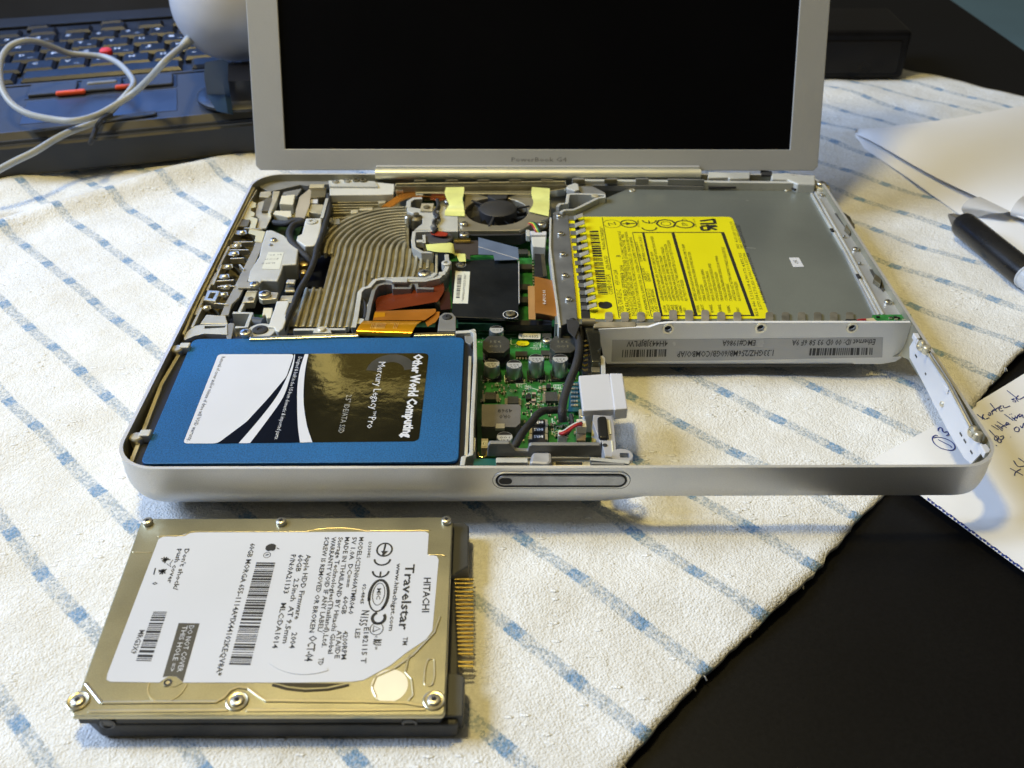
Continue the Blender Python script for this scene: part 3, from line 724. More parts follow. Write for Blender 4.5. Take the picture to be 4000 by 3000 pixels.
for x0_, x1_, y_ in ((1090, 1610, 86), (1000, 1590, 120), (940, 1560, 152), (930, 1450, 186), (915, 1290, 219), (900, 1180, 252), (940, 1110, 315)):
    B().rib(P(15, [(x0_, y_ + 3), (x1_, y_ - 3)], -6.2), 1.0, 2.2).build('heat_sink_fin', SINK, lap, bevel=.25)
for q in ((1280, 200, 1440, 225), (1170, 225, 1260, 262), (1510, 110, 1600, 140)):
    sheet('fin_clip', 15, [(q[0], q[1]), (q[2], q[1] - 8), (q[2], q[3] - 8), (q[0], q[3])], -5.2, 2, TIN, lap)
sheet('standoff', 15, [(955, 330), (1035, 325), (1040, 390), (950, 395)], -5, 4, MAGD, lap, .4)
B().lathe(at(15, 910, 345, -4), [(1.8, -3), (1.8, 0), (1.2, .6), (0, .7)], 18).build('small_screw', SCR, lap, sm=True)
screw(at(1, 2122, 1045, -3.6), 2.9, lap, 1.6)
c = at(1, 2050, 545, -3.2)
B().lathe(c, [(3.2, -5), (3.2, -.6), (2.6, 0), (1.4, .3), (1.3, 1.6), (0, 1.9)], 20).build('spring_screw', TIND, lap, sm=True)
B().lathe(c + V((-3.6, -1, .4)), [(1.8, -3), (1.8, 0), (1.3, .6), (0, .8)], 18).build('small_screw', SCR, lap, sm=True)
# dark gap by the cable, with chips
sheet('recess_board', 15, [(560, 830), (940, 790), (840, 1180), (540, 1170), (420, 1050)], -15, 1, BLUED, lap, 0)
sheet('recess_board', 15, [(30, 130), (230, 210), (480, 330), (600, 360), (500, 600), (390, 560), (180, 470)], -14, 1, PCBD, lap, 0)
for x, y, r_ in ((600, 880, 2.2), (590, 985, 1.6)):
    B().lathe(at(15, x, y, -7), [(r_, -4), (r_, 0), (r_ * .6, .5), (0, .5)], 16).build('brass_standoff', mat('brass', (.6, .45, .2), .3, .9), lap, sm=True)

# ---- microphone and inverter cables in the left part
def cable(name, k, pts, r, m, zs, parent=lap, sub=6, n=10):
    p = [at(k, a, b_, zs[i] if isinstance(zs, (list, tuple)) else zs) for i, (a, b_) in enumerate(pts)]
    return B().tube(p, r, n, sub=sub).build(name, m, parent, sm=True)
cable('sleeved_cable', 1, [(820, 600), (930, 605), (1010, 580), (1075, 590), (990, 620), (950, 690), (975, 770), (1050, 850), (1110, 900), (1150, 950)], 1.55, RUB, [-6, -4, -3, -3, -3, -2.6, -3, -4, -5, -7])
cable('sleeved_cable', 1, [(1290, 360), (1295, 480), (1265, 600), (1228, 720), (1190, 820), (1165, 930), (1110, 1060), (1040, 1180), (990, 1300), (945, 1400), (905, 1500), (885, 1545)], 1.25, RUB, [-4, -3, -3, -2.4, -2, -2, -2, -2, -2.2, -3, -4, -6])

# ---- cast frame round the memory opening
strip('frame_casting', 1, [(1508, 1500), (1530, 1400), (1560, 1195), (1590, 1162), (1640, 1150), (1690, 1092), (1740, 1080), (1990, 1072), (2120, 1078), (2180, 1062), (2215, 1030)], -2.4, 1.8, 8, MAG)
strip('frame_casting', 2, [(0, 965), (100, 985), (360, 985), (470, 960), (530, 900), (552, 850), (540, 760)], -2.4, 1.8, 8, MAG)
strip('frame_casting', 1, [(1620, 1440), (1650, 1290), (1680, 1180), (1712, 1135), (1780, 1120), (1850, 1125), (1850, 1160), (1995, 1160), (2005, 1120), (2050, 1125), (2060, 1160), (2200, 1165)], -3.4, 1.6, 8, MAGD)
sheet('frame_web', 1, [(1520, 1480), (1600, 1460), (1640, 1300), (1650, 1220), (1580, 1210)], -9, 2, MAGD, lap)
sheet('frame_web', 1, [(1620, 1300), (1660, 1300), (1640, 1400), (1610, 1400)], -3.6, 4, MAG, lap)
sheet('frame_web', 1, [(1540, 1420), (1600, 1425), (1590, 1470), (1525, 1465)], -3.0, 4, MAG, lap)
cable('thin_black_wire', 1, [(1570, 1250), (1605, 1300), (1610, 1380), (1600, 1430)], .8, RUB, -4)
sheet('frame_tab', 1, [(1840, 1078), (1975, 1078), (1972, 1108), (1838, 1108)], -1.9, .8, MAG, lap, .15)
sheet('memory_board', 1, [(1690, 1190), (2212, 1180), (2212, 1500), (1660, 1500)], -12, 1.2, PCBD, lap, 0)
b = B()
for i in range(26):
    b.box(at(1, 1760 + (i % 13) * 30, 1200 + (i // 13) * 45, -11.6), (.5, .9, .35), 0)
b.build('memory_contacts', TINB, lap, kind='stuff')
# amber flexible cables
def flex(name, k, rows, m, th=.18, mats=None):
    """rows: list of (left px, left py, zl, right px, right py, zr)"""
    A_ = smooth([at(k, r[0], r[1], r[2]) for r in rows], 5); C_ = smooth([at(k, r[3], r[4], r[5]) for r in rows], 5)
    return B().loft(A_, C_, (0, 0, -th)).build(name, m, lap, sm='n')
flex('red_brown_ribbon', 1, [(1680, 1250, -7, 2270, 1090, -6.0), (1700, 1300, -5.6, 2290, 1180, -4.4), (1700, 1370, -4.6, 2230, 1280, -3.6)], KAPD)
sheet('red_brown_ribbon_end', 2, [(470, 1078), (570, 1085), (580, 1230), (490, 1240), (480, 1150)], -5.2, .3, mat('dark_red_film', (.035, .010, .008), .3), lap, 0)
flex('amber_ribbon', 1, [(1692, 1362, -4.2, 2215, 1340, -3.4), (1685, 1395, -3.4, 2210, 1375, -2.6), (1672, 1440, -2.6, 2120, 1440, -2.4)], KAP)
sheet('amber_ribbon_tail', 2, [(300, 1250), (480, 1255), (478, 1300), (445, 1345), (375, 1385), (355, 1340), (330, 1345), (290, 1320)], -3.2, .25, KAP, lap, 0)
flex('gold_ribbon', 1, [(1590, 1445, -2.6, 2095, 1448, -2.6), (1570, 1465, -1.2, 2060, 1470, -1.2), (1545, 1500, -.4, 2030, 1510, -.4), (1530, 1535, -.6, 2010, 1550, -.6), (1520, 1570, -2.2, 1990, 1580, -2.0)], KAPG)
b = B()
for i in range(17):
    x = 1640 + i * (9 if i > 3 and i < 14 else 14)
    b.loft([at(1, x + 28, 1462, -.95), at(1, x + 14, 1500, -.20), at(1, x + 4, 1548, -.9)], [at(1, x + 31, 1462, -.95), at(1, x + 17, 1500, -.20), at(1, x + 7, 1548, -.9)], (0, 0, -.1))
b.build('gold_ribbon_traces', mat('ribbon_trace', (.85, .62, .22), .3, .6), lap, kind='stuff')
sheet('ribbon_stiffener', 1, [(1688, 1372), (1782, 1372), (1775, 1430), (1680, 1432)], -3.0, .2, KAPG, lap, 0)

# ---- fan, its tape and the castings round it
FZ = -3.2
fo = at(2, 975, 385, FZ); fr = abs(at(2, 1245, 385, FZ).x - at(2, 705, 385, FZ).x) / 2
hole = circ(fo, fr, 40)
sheet('fan_housing', 2, [(648, 560), (642, 445), (700, 262), (760, 250), (1240, 250), (1440, 300), (1442, 425), (1300, 500), (1240, 505), (1185, 548)], FZ, 4.5, FANH, lap, .4, 0, [hole])
c = at(2, 975, 385, FZ)
B().prism(circ(c + V((0, 0, -4.6)), fr + 1.2, 36), .8).build('fan_well', BLK, lap)
HC = at(2, 985, 355, FZ + 1.2); hr = (at(2, 1145, 355, FZ + 1.2).x - at(2, 820, 355, FZ + 1.2).x) / 2
B().lathe(HC, [(hr, -5), (hr, -.4), (hr * .93, 0), (0, .05)], 36).build('fan_hub', FAN, lap, sm=True)
blade0 = None
for i in range(11):
    a = 2 * math.pi * i / 11; d = V((math.cos(a), math.sin(a), 0)); t = V((-math.sin(a), math.cos(a), 0))
    b = B(); cc = V((c.x, c.y, FZ - 1.2))
    A_ = [cc + d * (hr * .95), cc + d * ((hr + fr) / 2) + t * .6, cc + d * (fr * .95) + t * 2]
    b.loft(A_, [p + t * 2.2 + V((0, 0, -2.6)) for p in A_], (0, 0, -.35)); b.build('fan_blade', FAN, lap)
for i in range(3):
    a = .3 + 2.1 * i; d = V((math.cos(a), math.sin(a), 0))
    B().box(c + d * ((hr + fr) / 2) + V((0, 0, .1)), ((fr - hr) / 2 + 1.5, .5, .35), 0, a).build('fan_strut', FAN, lap)
strip('fan_front_rail', 2, [(650, 552), (1170, 552), (1260, 500), (1420, 440)], FZ + .3, 1.0, 5, FANH)
strip('fan_front_skirt', 2, [(655, 590), (900, 590), (1180, 585), (1230, 560)], FZ - 1.2, 1.5, 5, BLKM)
sheet('fan_plug', 2, [(880, 232), (905, 200), (1050, 198), (1080, 232), (1060, 275), (960, 285), (900, 262)], -2.2, 3, BLKM, lap, .5)
for x, y in ((690, 495), (1365, 500), (555, 305)): screw(at(2, x, y, FZ + .7), 1.9, lap)
# heat pipe and radiator at the back
sheet('radiator_plate', 2, [(95, 150), (1575, 128), (1575, 190), (1250, 240), (700, 235), (270, 228), (270, 185), (100, 205)], -1.4, 4, mat('polished_rod', 0), lap, .3)
strip('radiator_strip', 2, [(100, 148), (1570, 126)], .3, .9, 3, mat('polished_rod', 0))
strip('radiator_strip', 2, [(92, 172), (1580, 160)], .0, .7, 3, TIND)
for i in range(7):
    x = 260 + i * 274; strip('gasket_tooth', 2, [(x, 118 - i), (x + 105, 117 - i)], .9, 1.0, 2, TIND)
flex('heat_pipe_wrap', 2, [(-20, 345, -5.4, 60, 350, -5.4), (60, 290, -4.2, 130, 300, -4.4), (150, 235, -3.4, 220, 262, -3.6), (260, 222, -3, 290, 262, -3), (400, 222, -3, 400, 262, -3.2), (520, 230, -3.2, 520, 270, -3.2)], COPPER, .8)
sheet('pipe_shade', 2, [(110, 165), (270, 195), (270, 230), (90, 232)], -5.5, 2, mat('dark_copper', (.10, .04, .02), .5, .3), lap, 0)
sheet('amber_film', 2, [(410, 232), (525, 232), (535, 285), (480, 300), (400, 285)], -3.4, .3, KAPD, lap, 0)
sheet('corner_green_board', 2, [(280, 260), (450, 255), (460, 330), (270, 330)], -9, 1, PCB, lap, 0)
strip('cpu_frame', 2, [(210, 350), (215, 300), (260, 275), (330, 272)], -3.2, 2.2, 5, MAG)
sheet('cpu_frame_plate', 2, [(200, 345), (330, 365), (440, 360), (440, 545), (260, 548), (330, 490), (330, 440), (200, 385)], -3.4, 3, MAG, lap, .4)
sheet('cpu_frame_plate', 2, [(445, 365), (480, 340), (530, 345), (560, 420), (642, 430), (642, 552), (445, 552)], -3.0, 3, MAG, lap, .4)
sheet('spring_plate', 2, [(325, 318), (432, 318), (418, 382), (312, 380)], -2.4, .8, TIN, lap, .15)
B().lathe(at(2, 368, 352, -2.2), [(1.6, 0), (1.6, .3), (1, .5), (0, .5)], 18).build('plate_rivet', TIND, lap, sm=True)
cable('thermal_wire', 2, [(460, 290), (470, 340), (440, 400), (470, 440), (430, 490), (450, 540), (420, 580)], .9, RUB, [-3, -2, -1.6, -1.6, -1.6, -2, -2.5])
for x, y in ((450, 400), (445, 470), (432, 520)): B().lathe(at(2, x, y, -1.8), [(1.5, -1), (1.7, -.2), (1.4, .6), (0, .8)], 12).build('wire_bead', MAGD, lap, sm=True)
cc = at(2, 470, 610, -4.0)
B().prism(circ(cc, 6.6, 28, 6.2), 4).build('backup_cell', mat('cell_sleeve', (.06, .06, .065), .3), lap, bevel=.8)
sheet('red_insulator', 2, [(400, 562), (500, 560), (555, 578), (540, 600), (480, 600), (410, 585)], -2.6, .5, mat('red_insulator', (.28, .025, .01), .4), lap, .1)
strip('cpu_pocket', 2, [(262, 560), (250, 640), (262, 700), (330, 740), (420, 742)], -2.6, 1.6, 6, MAG)
strip('cpu_pocket', 2, [(262, 560), (440, 555), (640, 556)], -3.2, 1.4, 5, MAG)
sheet('cpu_pocket_web', 2, [(278, 632), (350, 632), (350, 652), (278, 652)], -3.2, 3, MAG, lap)
strip('cpu_pocket', 2, [(345, 590), (350, 660)], -3.2, 1.3, 4, MAG)
strip('strut_rod', 2, [(455, 745), (450, 950)], -3.2, 1.0, 4, TIN)
strip('strut_rod', 2, [(545, 735), (548, 830)], -2.6, 1.4, 5, MAG)
B().lathe(at(2, 540, 835, -2.0), [(2.1, -3), (2.1, .2), (1.7, .4), (1.0, .4), (.9, -.4), (0, -.4)], 18).build('screw_boss', MAG, lap, sm=True)
sheet('frame_tab', 2, [(475, 912), (535, 905), (530, 935), (470, 938)], -2.2, 1, MAG, lap, .15)
sheet('frame_pad', 2, [(70, 968), (205, 968), (200, 998), (65, 998)], -1.8, 1, MAG, lap, .15)
sheet('gold_contact_bar', 2, [(605, 625), (748, 622), (748, 642), (605, 645)], -3.0, 1, GOLD, lap, .15)
screw(at(2, 695, 590, -3.4), 2.2, lap)
# yellow tape
def tape(k, rows): 
    return flex('yellow_tape', k, rows, YTAPE, .12)
tape(2, [(535, 180, .8, 692, 178, .8), (525, 230, .1, 690, 230, .2), (545, 290, -.2, 680, 280, .8), (560, 330, -.8, 688, 335, .3), (525, 390, -2.5, 695, 395, -2.2), (528, 425, -2.8, 697, 430, -2.6)])
tape(2, [(1280, 178, .8, 1432, 190, .8), (1272, 225, .2, 1432, 230, .2), (1280, 270, -1, 1430, 280, .2), (1290, 320, -.4, 1430, 330, -1), (1252, 390, -2.4, 1422, 430, -2.4)])
tape(2, [(360, 675, -2, 370, 722, -2), (440, 668, -1.4, 450, 738, -1.5), (530, 662, -1.2, 530, 742, -1.6), (592, 665, -1.4, 592, 750, -2.2), (608, 720, -3, 625, 780, -4)])
sheet('yellow_tape', 2, [(618, 752), (702, 755), (708, 822), (650, 822)], -4.2, .15, YTAPE, lap, 0)
# fan plug and wires
sheet('fan_socket', 2, [(1268, 570), (1400, 568), (1402, 592), (1392, 700), (1285, 690)], -4.0, 7, mat('ivory_socket', (.55, .55, .50), .4), lap, .3)
sheet('fan_socket_cap', 2, [(1262, 556), (1404, 560), (1404, 590), (1268, 592)], -3.0, 3, WHT, lap, .3)
for i, m_ in enumerate((REDW, YW, GW, RUB)):
    cable('fan_wire', 2, [(1240 + i * 6, 495 - i * 3), (1275 + i * 9, 500 - i * 4), (1300 + i * 12, 540), (1318 + i * 14, 572)], .42, m_, [-4, -2, -2, -3.2], n=6)
sheet('fan_wire_guide', 2, [(1225, 545), (1262, 548), (1262, 600), (1228, 595)], -3.5, 3, MAG, lap, .3)
# cast corner by the optical drive
strip('drive_bay_casting', 2, [(1500, 345), (1520, 322), (1580, 318), (1592, 240), (1680, 235), (1910, 243), (1905, 265), (1850, 270), (1690, 350), (1640, 372), (1560, 375), (1530, 392)], -1.4, 1.6, 7, MAG)
sheet('bay_corner_floor', 2, [(1600, 245), (1880, 250), (1680, 340), (1530, 350)], -9, 1, BLKM, lap, 0)
B().lathe(at(2, 1822, 258, -1.4), [(1.7, -.3), (1.7, .4), (1.2, .6), (0, .6)], 16).build('casting_rivet', TIN, lap, sm=True)

# ---- main circuit board under the covers
sheet('main_board', 2, [(560, 560), (1250, 600), (1480, 560), (1470, 1390), (600, 1395), (560, 1200)], -13, 1.4, PCB, lap, 0)
sheet('wireless_card_cover', 2, [(580, 820), (940, 800), (1150, 805), (1165, 850), (1162, 1320), (590, 1300)], -5.5, 1.2, MEMB, lap, .2)
sheet('film_flap', 2, [(815, 612), (1158, 702), (1165, 805), (955, 812), (945, 765), (815, 760)], -3.8, .25, MEMC, lap, 0)
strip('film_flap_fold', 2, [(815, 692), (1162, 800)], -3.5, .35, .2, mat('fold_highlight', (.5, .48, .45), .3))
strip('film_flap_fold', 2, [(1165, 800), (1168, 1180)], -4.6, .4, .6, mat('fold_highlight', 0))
sheet('dark_film', 2, [(600, 645), (815, 640), (815, 760), (745, 765), (745, 805), (620, 775)], -4.4, .3, mat('brown_film', (.055, .045, .04), .3), lap, 0)
for r_, w_ in ((2.9, .25), (2.2, 2.2)):
    pass
cg = at(2, 1093, 1280, -5.3); b = B(); b.prism(circ(cg, 3.0, 30), .2).ring(cg + V((0, 0, .06)), 3.0, 3.0, .22, 1); o_ = b.build('screw_window', [MEMB, WINK], lap)
screw(cg + V((0, 0, .3)), 1.9, lap, .5, m=TIND)
cg = at(2, 665, 850, -5.3); B().ring(cg, 2.2, 2.2, .25).build('screw_window', mat('light_grey_ink', 0), lap); screw(cg, 1.6, lap, .4, m=TIND)
b = B(); b.flat(P(2, [(618, 905), (743, 908), (725, 1185), (595, 1183)], -5.4)[::-1], 0)
b.bars(*P(2, [(635, 940), (672, 940), (652, 1145), (622, 1145)], -5.34), n=48, m=1, seed=3)
b.text('*AF4430VYGZGUBA*', at(2, 690, 1165, -5.34), at(2, 712, 930, -5.34), .95, 1)
o_ = b.build('bar_code_sticker', [OFFW, GINK], lap)
sheet('card_edge', 2, [(630, 1302), (1015, 1305), (1010, 1362), (640, 1360)], -8, 3, PCBD, lap, 0)
sheet('card_slot', 2, [(1055, 1330), (1450, 1328), (1450, 1370), (1050, 1370)], -10, 3, BLKM, lap, 0)
rnd = random.Random(5)
def smd(k, x, y, z, w_, h_, d_, m_, name='chip'):
    c_ = at(k, x, y, z); return B().box(c_ + V((0, 0, -d_ / 2)), (w_ / 2, h_ / 2, d_ / 2)).build(name, m_, lap, bevel=.1)
def soic(k, x, y, z, w_, h_, pins, horiz=True, name='chip'):
    c_ = at(k, x, y, z); b = B(); b.box(c_ + V((0, 0, -.7)), (w_ / 2, h_ / 2, .7), 0)
    for i in range(pins):
        t = (i + .5) / pins - .5
        for s_ in (-1, 1):
            if horiz: b.box(c_ + V((s_ * (w_ / 2 + .5), t * h_, -1.0)), (.5, h_ / pins * .26, .25), 1)
            else: b.box(c_ + V((t * w_, s_ * (h_ / 2 + .5), -1.0)), (w_ / pins * .26, .5, .25), 1)
    return b.build(name, [IND, TINB], lap)
for x, y in ((1190, 735), (1225, 865), (1210, 1040), (1225, 1150)): soic(2, x, y, -11, 5.5, 4.5, 6, True)
b = B()
for i in range(24):
    for q in range(2): b.box(at(2, 1283 + i * .7 + q * 1, 705 + i * 26, -11.2) + V((q * 1.0, 0, 0)), (.35, .45, .4), 0)
b.build('solder_joints', TINB, lap, kind='stuff')
sheet('long_black_socket', 2, [(1300, 670), (1370, 672), (1400, 955), (1300, 955)], -7.5, 5, BLK, lap, .2)
b = B()
for i in range(22): b.box(at(2, 1362 + i * 1.4, 690 + i * 12, -7.2), (.8, .28, .2))
b.build('socket_contacts', TIND, lap, kind='stuff')
flex('optical_ribbon', 2, [(1300, 950, -5, 1490, 992, -5), (1302, 1050, -3.6, 1497, 1090, -3.6), (1303, 1150, -3.0, 1503, 1190, -3.2), (1305, 1255, -3.4, 1510, 1275, -4.0), (1330, 1262, -4.2, 1518, 1330, -5), (1400, 1262, -5, 1522, 1370, -6.5)], KAPT)
sheet('optical_ribbon_base', 2, [(1243, 1035), (1300, 1030), (1310, 1322), (1250, 1320)], -7, .4, mat('pale_tan_film', (.40, .22, .08), .4), lap, 0)
flex('optical_ribbon_curl', 2, [(1310, 1262, -5, 1315, 1320, -9), (1400, 1262, -5, 1410, 1325, -9), (1460, 1300, -6, 1455, 1335, -9)], mat('dark_tan_film', (.10, .03, .008), .4))
b = B(); b.text('FxPU-2 01', at(2, 1400, 1188, -2.75), at(2, 1395, 1072, -3.1), 1.15, 0); b.build('ribbon_lettering', mat('white_ink', 0), lap)

# ---- power board at the front
BZ = -15
sheet('power_board', 3, [(170, 150), (1010, 155), (1010, 330), (1245, 560), (1250, 900), (1440, 1200), (1430, 1290), (365, 1290), (355, 200)], BZ, 1.5, PCB, lap, 0)
b = B()
for i in range(16):
    b.box(at(3, 380 + i * 36, 188, BZ + .4), (.75, 1.1, .45))
b.build('solder_pads', TINB, lap, kind='stuff')
def electro(x, y, z, r_, label_, mark=True):
    t = at(3, x, y, z); b = B(); h = z - BZ
    b.lathe(V((t.x, t.y, BZ)), [(r_ * 1.05, 0), (r_ * 1.05, 1.0), (r_ * .94, 1.15), (r_, 1.5), (r_, h - .4), (r_ * .93, h)], 28, 0, mats=[1, 1, 0, 0, 0])
    b.f.pop(); b.m.pop()
    b.prism(circ(t, r_ * .92, 28), .1, 2)
    if mark:
        seg = [t + V((r_ * .88 * math.cos(math.radians(a)), r_ * .88 * math.sin(math.radians(a)), .03)) for a in range(20, 161, 10)]
        b.flat(seg, 1)
    for i, s_ in enumerate(label_): b.text(s_, t + V((r_ * .6, -.1 - i * 1.3 + .0, .03)), t + V((-r_ * .6, -.1 - i * 1.3, .03)), .85, 3)
    b.box(V((t.x, t.y, BZ + .25)), (r_ * 1.12, r_ * 1.12, .3), 1)
    return b.build('capacitor', [CAN, BLK, CANT, GINK], lap, sm='n')
electro(490, 484, -8.6, 3.0, ('220', '16V')); electro(683, 492, -8.6, 3.0, ('220', '16V')); electro(874, 440, -6.6, 3.0, ('330', '16V')); electro(1081, 442, -6.6, 3.0, ('330', '16V'))
electro(530, 190, -8.2, 2.9, ('100',)); electro(600, 1118, -8.6, 2.8, ('100', '44F'))
def inductor(x, y, z, hx, hy, name='power_inductor'):
    p = P(3, [(x - hx, y - hy * .35), (x - hx * .6, y - hy), (x + hx * .55, y - hy), (x + hx, y - hy * .45), (x + hx, y + hy * .45), (x + hx * .6, y + hy), (x - hx * .6, y + hy), (x - hx, y + hy * .45)], z)
    b = B(); b.prism(p, 2.2); b.prism([q + V((0, 0, -2.1)) for q in circ(sum(p, V((0, 0, 0))) / 8, 3.6, 20)], 3.5); b.prism([q + V((0, 0, -5.2)) for q in p], 1.6)
    b.text('331', at(3, x + 40, y - 30, z + .05), at(3, x - 50, y - 30, z + .05), 1.5, 1); b.text('100', at(3, x + 40, y + 10, z + .05), at(3, x - 60, y + 10, z + .05), 1.5, 1)
    return b.build(name, [IND, mat('tan_ink', (.16, .15, .10), .6)], lap, bevel=.3)
inductor(528, 318, -7.2, 118, 72); inductor(1108, 318, -7.2, 118, 72)
b = B(); b.prism(P(3, [(402, 838), (722, 840), (740, 855), (735, 1000), (695, 1036), (402, 1030)], -8.6), 5.4)
b.text('4968', at(3, 665, 880, -8.55), at(3, 540, 880, -8.55), 1.9, 1); b.text('0R0', at(3, 650, 930, -8.55), at(3, 555, 930, -8.55), 1.9, 1)
b.prism(P(3, [(530, 1005), (600, 1005), (600, 1045), (520, 1045)], -8.4), 1, 2)
b.build('square_inductor', [INDG, BLK, TINB], lap, bevel=.3)
for i, y in enumerate((995, 1057, 1118)):
    b = B(); c_ = at(3, 893, y, -12.6); hx = (at(3, 968, y, -12.6) - at(3, 820, y, -12.6)).x / 2
    b.box(c_ + V((0, 0, -.8)), (hx - .7, 1.7, .8), 0); b.box(c_ + V((-hx + .3, 0, -.85)), (.5, 1.7, .75), 1); b.box(c_ + V((hx - .3, 0, -.85)), (.5, 1.7, .75), 1)
    b.text('84R5', c_ + V((hx * .55, .75, .05)), c_ + V((-hx * .55, .75, .05)), 1.5, 2); b.build('power_resistor', [BLK, TINB, WINK], lap)
smd(3, 885, 1165, -12.6, 6.4, 3, 1.6, BLK, 'black_module')
soic(3, 478, 765, -13.2, 3.9, 4.2, 8); soic(3, 672, 800, -13.2, 3.9, 4.2, 8); soic(3, 1005, 770, -13, 4.4, 5.4, 14)
soic(3, 745, 400, -13, 4.6, 3, 4, False); soic(3, 955, 392, -13, 3.6, 3, 4, False); smd(3, 965, 240, -12.6, 3.6, 2.6, 1.6, IND)
for x, y, w_, h_ in ((805, 770, 1.9, 2.6), (978, 680, 1.5, 2.3), (853, 742, 1.6, 1.2), (853, 800, 1.6, 1.2), (942, 685, 1.1, 1.5), (905, 690, .9, 1.5), (850, 835, 1.0, 1.4), (800, 830, 1.2, .9), (760, 745, .9, 1.4)):
    smd(3, x, y, -13.4, w_, h_, 1.4, BLK if h_ > 2.2 else (mat('beige_chip', (.40, .30, .22), .5) if w_ > 1.3 else TINB), 'chip')
b = B(); rnd = random.Random(21)
for i in range(210):
    x = rnd.uniform(390, 1220); y = rnd.uniform(620, 1160)
    if 395 < x < 745 and y > 830: continue
    c_ = at(3, x, y, BZ + .5); hz = rnd.random() < .5; s_ = rnd.uniform(.7, 1.2)
    mi = rnd.choice((0, 0, 1, 2)); e = V((.45 * s_, 0, 0)) if hz else V((0, .45 * s_, 0))
    b.box(c_, (.28 if not hz else .3 * s_, .28 if hz else .3 * s_, .35), mi); b.box(c_ + e, (.16, .28, .38) if hz else (.28, .16, .38), 3); b.box(c_ - e, (.16, .28, .38) if hz else (.28, .16, .38), 3)
b.build('tiny_components', [BLK, mat('beige_chip', 0), TIND, TINB], lap, kind='stuff')
b = B()
def sk(t, x0_, y0_, x1_, y1_, h): b.text(t, at(3, x0_, y0_, BZ + .06), at(3, x1_, y1_, BZ + .06), h, 0)
for t, x, y in (('R49', 700, 678), ('C76', 700, 697), ('R46', 775, 690), ('R47', 775, 710), ('R45', 1035, 685), ('R44', 1035, 703), ('Q15', 640, 728), ('C41', 842, 368), ('R51', 850, 340), ('C22', 850, 320), ('C54', 850, 300), ('C14', 690, 345), ('R2', 370, 305), ('C1', 925, 345), ('U8', 905, 850)): sk(t, x, y, x + 18 * len(t), y, 1.15)
for t, x0_, y0_, x1_, y1_ in (('CR57C75', 1040, 1110, 1030, 980), ('R55', 1062, 1110, 1056, 1040), ('C74', 1085, 960, 1080, 900), ('L09 3CTE', 895, 850, 915, 730)): sk(t, x0_, y0_, x1_, y1_, 1.0)
for q in (((690, 660), (790, 660), (790, 685), (890, 715)), ((1025, 670), (1110, 670), (1110, 705), (1020, 705), (1025, 670)), ((660, 262), (700, 262)), ((655, 262), (655, 320), (700, 320)), ((820, 350), (910, 350), (915, 280)), ((400, 590), (395, 630), (580, 635)), ((800, 575), (795, 640), (955, 640), (955, 590)), ((1005, 575), (1000, 640), (1100, 640)), ((830, 1120), (830, 880), (800, 880)), ((1010, 960), (1010, 1100)), ((770, 740), (790, 740), (790, 810)), ((1095, 720), (1095, 830), (1060, 850)), ((370, 230), (470, 232)), ((610, 235), (700, 235)), ((600, 585), (600, 640), (640, 640))):
    b.line(P(3, q, BZ + .06), .3)
for x, y in ((411, 268), (535, 655), (648, 655), (1035, 860), (505, 405)):
    b.line(P(3, [(x - 9, y), (x + 9, y)], BZ + .07), .3); b.line(P(3, [(x, y - 7), (x, y + 7)], BZ + .075), .3)
b.text('J4 GND 12V JC001', at(3, 200, 172, BZ + .06), at(3, 370, 168, BZ + .06), 1.1); b.text('J6A J GND J5V', at(3, 590, 165, BZ + .06), at(3, 800, 168, BZ + .06), 1.1)
b.build('board_silk_screen', SILK, lap)
b = B(); b.flat(P(3, [(722, 225), (912, 228), (908, 275), (720, 272)], BZ + 1.6)[::-1], 0).text('630-6332', at(3, 738, 262, BZ + 1.65), at(3, 892, 262, BZ + 1.65), 1.7, 1); b.build('board_number_sticker', [OFFW, INK], lap)
b = B(); cy = at(3, 757, 310, BZ + .5); b.flat(circ(cy, 2.5, 30, 2.1), 0).text('OK', cy + V((1.0, -.1, .05)), cy + V((-.9, -.1, .05)), .95, 1); b.text('TEST', cy + V((1.4, -1.2, .05)), cy + V((-1.3, -1.2, .05)), .85, 1); b.build('test_ok_sticker', [YEL, INK], lap)
screw(at(3, 968, 288, -12.5), 1.9, lap, 1.4)
sheet('blue_flex', 3, [(1165, 660), (1250, 640), (1260, 900), (1150, 900)], -13.2, .4, mat('blue_green_flex', (.02, .10, .13), .4), lap, 0)
b = B()
for i in range(18): b.box(at(3, 1180 + (i % 3) * 22, 670 + (i // 3) * 36, -12.9), (.35, .5, .3))
b.build('flex_components', TIN, lap, kind='stuff')
# small plugs with red wires
sheet('wire_plug', 3, [(1065, 1058), (1140, 1065), (1140, 1115), (1060, 1110)], -8.4, 6, mat('ivory_socket', 0), lap, .2)
sheet('wire_plug', 3, [(1218, 965), (1300, 965), (1308, 1035), (1220, 1035)], -7.6, 3, mat('ivory_plastic', 0), lap, .2)
sheet('amber_socket', 3, [(1220, 1035), (1308, 1035), (1300, 1150), (1222, 1150)], -10.5, 4, mat('brown_socket', (.20, .15, .09), .35), lap, .2)
for i in range(3): cable('red_wire', 3, [(1078 + i * 8, 1092), (1105 + i * 6, 1095 - i * 12), (1150, 1070 - i * 12), (1190 + i * 4, 1040 - i * 12), (1230, 1018 - i * 8), (1262, 1015 - i * 12)], .55, REDW if i < 2 else WW, [-8, -6.6, -6.4, -6.2, -6.2, -7], n=6)
cable('black_wire', 3, [(1120, 1100), (1150, 1080), (1185, 1010), (1170, 930)], .7, RUB, -7, n=6)
